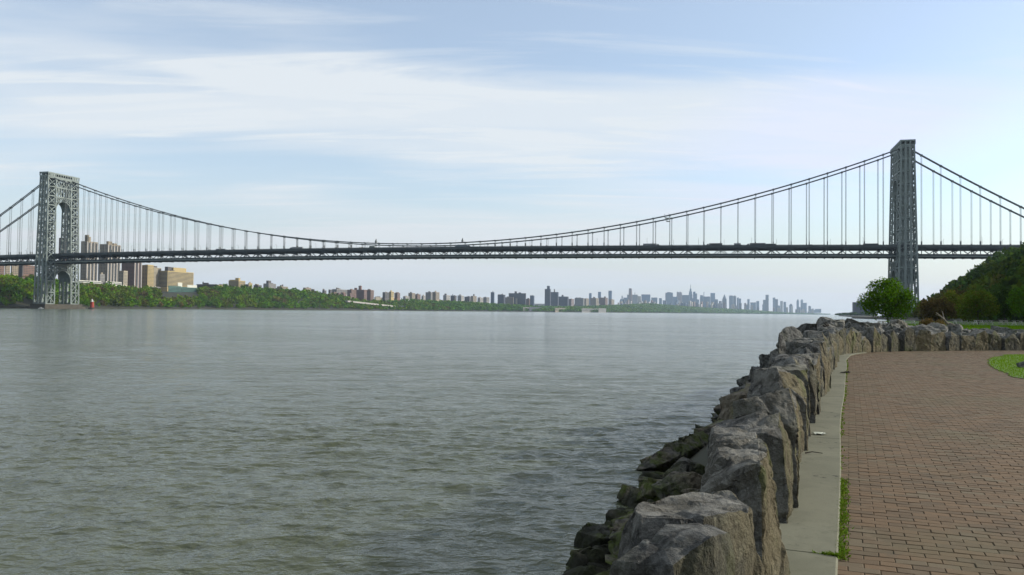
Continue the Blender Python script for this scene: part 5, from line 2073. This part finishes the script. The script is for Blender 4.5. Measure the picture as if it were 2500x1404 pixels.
# ------------------------------------------------------------------ single trees in the park
def tree(px, yb, Z, h, w, trunk_h, mat, label, n, size, tints, k=9, seed=1, name='tree', zg=None, lean=0.0, trunk_r=0.16):
    rg = np.random.default_rng(seed)
    p = at(px, yb, Z)
    z0 = GZ - 0.1 if zg is None else zg
    e = empty(name, (p.x, p.y, z0))
    prop(e, label, 'tree' if name == 'tree' else 'shrub')
    m = MB()
    top = trunk_h + (h - trunk_h) * 0.62
    pts = [(0, 0, -0.2), (0.05, 0.02, trunk_h * 0.6), (lean, 0.05, trunk_h), (lean * 1.5, 0.02, top)]
    m.tube(pts, trunk_r, 8, trunk_r * 0.25)
    bl = crown_blobs(rg, h - trunk_h, w, k, trunk_h)
    for c, r in bl[:-1]:
        zs = trunk_h * 0.8 + (c[2] - trunk_h * 0.8) * 0.35
        m.tube([(lean, 0.03, zs), (c[0] * 0.55, c[1] * 0.55, zs + (c[2] - zs) * 0.6), (c[0] * 0.95, c[1] * 0.95, c[2] + r[2] * 0.5)], trunk_r * 0.38, 5, trunk_r * 0.08)
    m.build('trunk', M['bark'], e)
    v, f = leaf_cloud(rg, bl, n, size, shell=0.25)
    t = np.repeat(np.clip(tints[0] + (tints[1] - tints[0]) * rg.random(n) * (0.5 + 0.5 * rg.random(n)), 0, 1), 4)
    link('crown', fast_mesh('crown', v, f, mat, tint=t), e)
    return e


tree(2168, 797, 128, 7.7, 7.5, 0.75, M['leaf_green'], 'round fresh green tree in front of the right bridge tower', 8200, 0.165, (0.0, 1.0), 24, 5)
tree(2388, 790, 172, 7.4, 7.6, 0.9, M['leaf_olive'], 'olive green tree tinged with brown at the foot of the dark hill', 7500, 0.19, (0.0, 1.0), 13, 8)
tree(2502, 790, 165, 8.2, 6.6, 1.0, M['leaf_green'], 'green tree cut by the right edge, at the foot of the hill', 6000, 0.19, (0.0, 0.7), 12, 9)
tree(2290, 788, 186, 5.6, 8.0, 0.7, M['leaf_brown'], 'reddish brown young tree between the right tower and the dark hill', 5000, 0.19, (0.0, 0.9), 12, 12)
tree(2330, 790, 200, 8.0, 7.0, 0.8, M['leaf_olive'], 'taller brownish tree just right of the reddish one', 5200, 0.21, (0.3, 1.0), 11, 15)
tree(2452, 790, 205, 9.5, 8.0, 1.0, M['leaf_hill'], 'dark green tree between the olive tree and the right edge', 5600, 0.22, (0.0, 0.8), 12, 17)
tree(2278, 787, 90, 1.3, 3.0, 0.1, M['leaf_brown'], 'low rusty brown shrub beyond the rocks under the right tower', 1500, 0.09, (0.2, 1.0), 7, 19, 'shrub', trunk_r=0.04)

# picnic tables in the park
def table(px, yt, Z, wpx, label, rz=0.0):
    p = at(px, yt, Z)
    L_ = wpx * Z / F_PX
    e = empty('picnic_table', (p.x, p.y, GZ - 0.08), rz)
    prop(e, label, 'picnic table', 'picnic tables on the park lawn')
    H = 0.86
    m = MB()
    for k in range(4):
        m.box(-L_ / 2, L_ / 2, -0.38 + k * 0.2, -0.38 + k * 0.2 + 0.18, H - 0.06, H)
    m.build('table_top', M['table'], e)
    for sg in (-1, 1):
        m = MB()
        m.box(-L_ / 2, L_ / 2, sg * 0.72 - 0.13, sg * 0.72 + 0.13, 0.44, 0.49)
        m.build('bench', M['table'], e)
    for sg in (-1, 1):
        m = MB()
        x = sg * (L_ / 2 - 0.25)
        m.bar((x, -0.75, 0), (x, -0.2, H - 0.06), 0.12)
        m.bar((x, 0.75, 0), (x, 0.2, H - 0.06), 0.12)
        m.bar((x, -0.8, 0.41), (x, 0.8, 0.41), 0.1)
        m.build('leg', M['table'], e)


for px, yt, Z, w, lb in ((2218, 781, 150, 30, 'long pale picnic table right of the round green tree'), (2152, 786.5, 120, 18, 'pale picnic table under the round green tree'),
                         (2339, 782.5, 175, 20, 'pale picnic table left of the olive tree trunk'), (2364, 783, 185, 15, 'small pale picnic table directly under the olive tree'),
                         (2389, 783.5, 170, 20, 'pale picnic table at the right side of the olive tree'), (2413, 784.5, 172, 18, 'pale picnic table in the open right of the olive tree'),
                         (2450, 785.5, 176, 18, 'pale picnic table second from the right edge'), (2484, 786.5, 165, 22, 'pale picnic table nearest the right edge')):
    table(px, yt, Z, w, lb)

# dark post on the bank
p = at(2118, 785, 90)
po = empty('mooring_post', (p.x, p.y, GZ - 0.1))
prop(po, 'short dark post standing among rocks left of the green tree', 'post')
m = MB()
m.lathe([(0.14, -0.2), (0.13, 0.75), (0.17, 0.8), (0.17, 0.92), (0.1, 0.98)], 10)
m.build('shaft', M['dark'], po)

# ------------------------------------------------------------------ driftwood, litter, small things
def branchy(name, label, cat, segs, loc, mat):
    e = empty(name, loc)
    prop(e, label, cat)
    for (nm, pts, r, r2) in segs:
        m = MB()
        m.tube([Vector(p) - Vector(loc) for p in pts], r, 6, r2)
        m.build(nm, mat, e)
    return e


Z = 52
branchy('dead_branch', 'bare grey dead branch leaning out of the rocks before the hill', 'branch',
        [('limb', [at(2314, 792, Z), at(2306, 781, Z - .3), at(2296, 772, Z - .4), at(2285, 763, Z - .6)], 0.075, 0.02),
         ('twig', [at(2306, 781, Z - .3), at(2303, 770, Z - .2), at(2301, 760, Z)], 0.05, 0.015),
         ('twig', [at(2310, 787, Z), at(2322, 790, Z), at(2332, 795, Z)], 0.07, 0.03),
         ('twig', [at(2296, 772, Z - .4), at(2284, 768, Z - .5)], 0.035, 0.012)], tuple(at(2314, 792, Z)), M['drift'])
Z = 37
branchy('driftwood', 'three thin dark driftwood sticks poking out over the water', 'driftwood',
        [('stick', [at(2022, 797, Z), at(2010, 788, Z)], 0.04, 0.02), ('stick', [at(2020, 800, Z), at(2009, 794, Z)], 0.05, 0.03), ('stick', [at(2024, 795, Z), at(2014, 785, Z)], 0.02, 0.01)],
        tuple(at(2022, 798, Z)), M['bark'])
Z = 23.3
q = at(1730, 1090, Z)
branchy('dry_stalks', 'thin dry stalks growing between the mossy rocks', 'weed',
        [('stalk', [at(1728, 1110, Z), at(1718, 1085, Z), at(1708, 1062, Z)], 0.012, 0.004), ('stalk', [at(1730, 1100, Z), at(1724, 1075, Z)], 0.012, 0.004),
         ('stalk', [at(1726, 1112, Z), at(1704, 1095, Z), at(1690, 1082, Z)], 0.012, 0.004)], tuple(at(1728, 1112, Z)), M['drift'])


def on_ground(px, py, z):
    a, b = ray(px, py)
    t = (z - CAM_Z) / b
    return Vector((a * t, t, z))


# flat pale paper on the kerb
p = on_ground(2000, 1060, GZ + 0.027)
m = MB()
prng = random.Random(2)
g = [[(-0.07 + 0.028 * i + prng.uniform(-.008, .008), -0.07 + 0.035 * j + prng.uniform(-.012, .012), prng.uniform(0, 0.022)) for i in range(6)] for j in range(5)]
vs_ = [v for r in g for v in r]
m.add(vs_ + [(v[0], v[1], v[2] + 0.003) for v in vs_], [(j * 6 + i, j * 6 + i + 6, j * 6 + i + 7, j * 6 + i + 1) for j in range(4) for i in range(5)] + [(30 + j * 6 + i, 30 + j * 6 + i + 1, 30 + j * 6 + i + 7, 30 + j * 6 + i + 6) for j in range(4) for i in range(5)])
o = m.build('paper_scrap', M['paper'])
o.location = p
prop(o, 'crumpled white paper scrap lying on the concrete strip', 'litter')
p = on_ground(1988, 1106, GZ + 0.035)
branchy('twig', 'thin dark twig lying on the concrete strip near the paper', 'twig', [('stick', [p + Vector((-0.10, 0.0, 0)), p + Vector((-0.02, 0.015, 0.012)), p + Vector((0.09, -0.01, 0))], 0.009, 0.004)], tuple(p), M['bark'])
p = on_ground(2063, 911, GZ + 0.03)
e = empty('fallen_leaf_clump', tuple(p))
prop(e, 'dark dead leaf clump lying on the bricks by the strip', 'leaf litter')
for k in range(4):
    m = MB()
    a = prng.uniform(-0.6, 0.6)
    cx = -0.08 + 0.055 * k
    pts = [(-0.06, 0, 0.0), (-0.02, -0.05, 0.03 + 0.01 * k), (0.04, -0.04, 0.015), (0.07, 0.0, 0.04), (0.03, 0.045, 0.02), (-0.03, 0.05, 0.0)]
    v = [(cx + x * math.cos(a) - y * math.sin(a), x * math.sin(a) + y * math.cos(a), z) for x, y, z in pts]
    m.add(v + [(x, y, z + 0.004) for x, y, z in v], [(5, 4, 3, 2, 1, 0), (6, 7, 8, 9, 10, 11)] + [(i, (i + 1) % 6, 6 + (i + 1) % 6, 6 + i) for i in range(6)])
    m.build('leaf', M['bark'], e)
p = on_ground(2494, 899, GZ)
e = empty('boulder', tuple(p))
prop(e, 'small dark boulder on the bright grass at the right edge', 'boulder')
stone(blob_pts(random.Random(3), (p.x + .1, p.y, GZ + 0.10), (0.52, 0.34, 0.34), 0.2, 14, 0.4), 71, 0.06, 0.012, 0.03, None, None, 'rock', e)

# ------------------------------------------------------------------ grass and weeds
def blades(pts, h0, h1, w, rg, lean=0.5):
    n = len(pts)
    pts = np.asarray(pts)
    a = rg.random(n) * 6.283
    h = h0 + (h1 - h0) * rg.random(n)
    dx, dy = np.cos(a), np.sin(a)
    la = rg.random(n) * 6.283
    ln = lean * h * rg.random(n)
    v = np.zeros((n, 4, 3))
    for k, (s_, t_) in enumerate(((-1, 0.0), (1, 0.0), (0.55, 0.6), (-0.1, 1.0))):
        v[:, k, 0] = pts[:, 0] + dx * w * s_ * (1 - 0.6 * t_) + np.cos(la) * ln * t_ ** 1.5
        v[:, k, 1] = pts[:, 1] + dy * w * s_ * (1 - 0.6 * t_) + np.sin(la) * ln * t_ ** 1.5
        v[:, k, 2] = pts[:, 2] + h * t_
    return v.reshape(-1, 3), np.arange(4 * n).reshape(n, 4)


rg = np.random.default_rng(8)
pts = []
while len(pts) < 30000:
    x, y = rg.uniform(12.8, 27), rg.uniform(13, 37)
    if x < 0.72 * y + 1.5 and in_poly(x + rg.normal() * 0.05, y + rg.normal() * 0.05, lawn_poly):
        pts.append((x, y, GZ + 0.0))
v, f = blades(pts, 0.03, 0.075, 0.008, rg, 0.8)
prop(link('grass', fast_mesh('grass', v, f, M['grass_blade'], tint=np.repeat(rg.random(len(pts)), 4))), 'short bright green grass on the lawn tongue', kind='stuff')
pts = []
while len(pts) < 42000:
    y = rg.uniform(42, 150)
    x = y * rg.uniform(0.42, 0.75)
    if in_poly(x, y, park_poly) and not in_poly(x, y, prom_poly):
        pts.append((x, y, GZ - 0.09))
v, f = blades(pts, 0.10, 0.22, 0.05, rg, 0.6)
prop(link('grass', fast_mesh('grass', v, f, M['grass_blade'], tint=np.repeat(rg.random(len(pts)) * 0.7, 4))), 'rough grass of the park beyond the wall', kind='stuff')
# weeds in the crack between bricks and concrete strip
pts = []
wr = random.Random(6)
t_ = 5.0
while t_ < 31:
    q, d = FOOT.at(t_)
    rt = Vector((d.y, -d.x, 0))
    dense = 1.0 if 5.0 < t_ < 7.9 else (0.25 if t_ < 11 else 0.5)
    clump = max(0.0, mnoise.noise(Vector((t_ * 5.1, 0.3, 0.7))) * (0.5 if 5.0 < t_ < 7.9 else 1.0) + (0.6 if 5.0 < t_ < 7.9 else 0.2))
    nbl = int(34 * dense * clump * (1.0 if t_ < 11 else 0.8))
    for _ in range(nbl):
        c = q + rt * (0.345 + wr.gauss(0, 0.026 if t_ < 8 else 0.018)) + d * wr.uniform(-0.03, 0.03)
        pts.append((c.x, c.y, GZ - 0.005))
    t_ += 0.035
q, d = FOOT.at(5.02)
rt = Vector((d.y, -d.x, 0))
for _ in range(260):
    c = q + rt * (0.34 - abs(wr.gauss(0, 0.06))) + d * wr.gauss(0, 0.012)
    pts.append((c.x, c.y, GZ + 0.012))
v, f = blades(pts, 0.008, 0.034, 0.009, rg, 1.6)
prop(link('weeds', fast_mesh('weeds', v, f, M['weed'], tint=np.repeat(rg.random(len(pts)), 4))), 'small green weeds growing in the crack beside the concrete strip', kind='stuff')

# ------------------------------------------------------------------ air
hz = MB()
hz.box(-6500, 12500, -350, 17300, -1.8, 520)
t = NT('haze_air')
t.nt.nodes.remove(t.p)
pv = t.n('ShaderNodeVolumePrincipled')
pv.inputs['Color'].default_value = (0.62, 0.80, 1.0, 1)
pv.inputs['Density'].default_value = 3.4e-5
pv.inputs['Anisotropy'].default_value = 0.2
t.l(pv.outputs[0], t.out.inputs['Volume'])
hzo = hz.build('haze', t.mat)
prop(hzo, 'thin pale haze in the air over the river', kind='stuff')
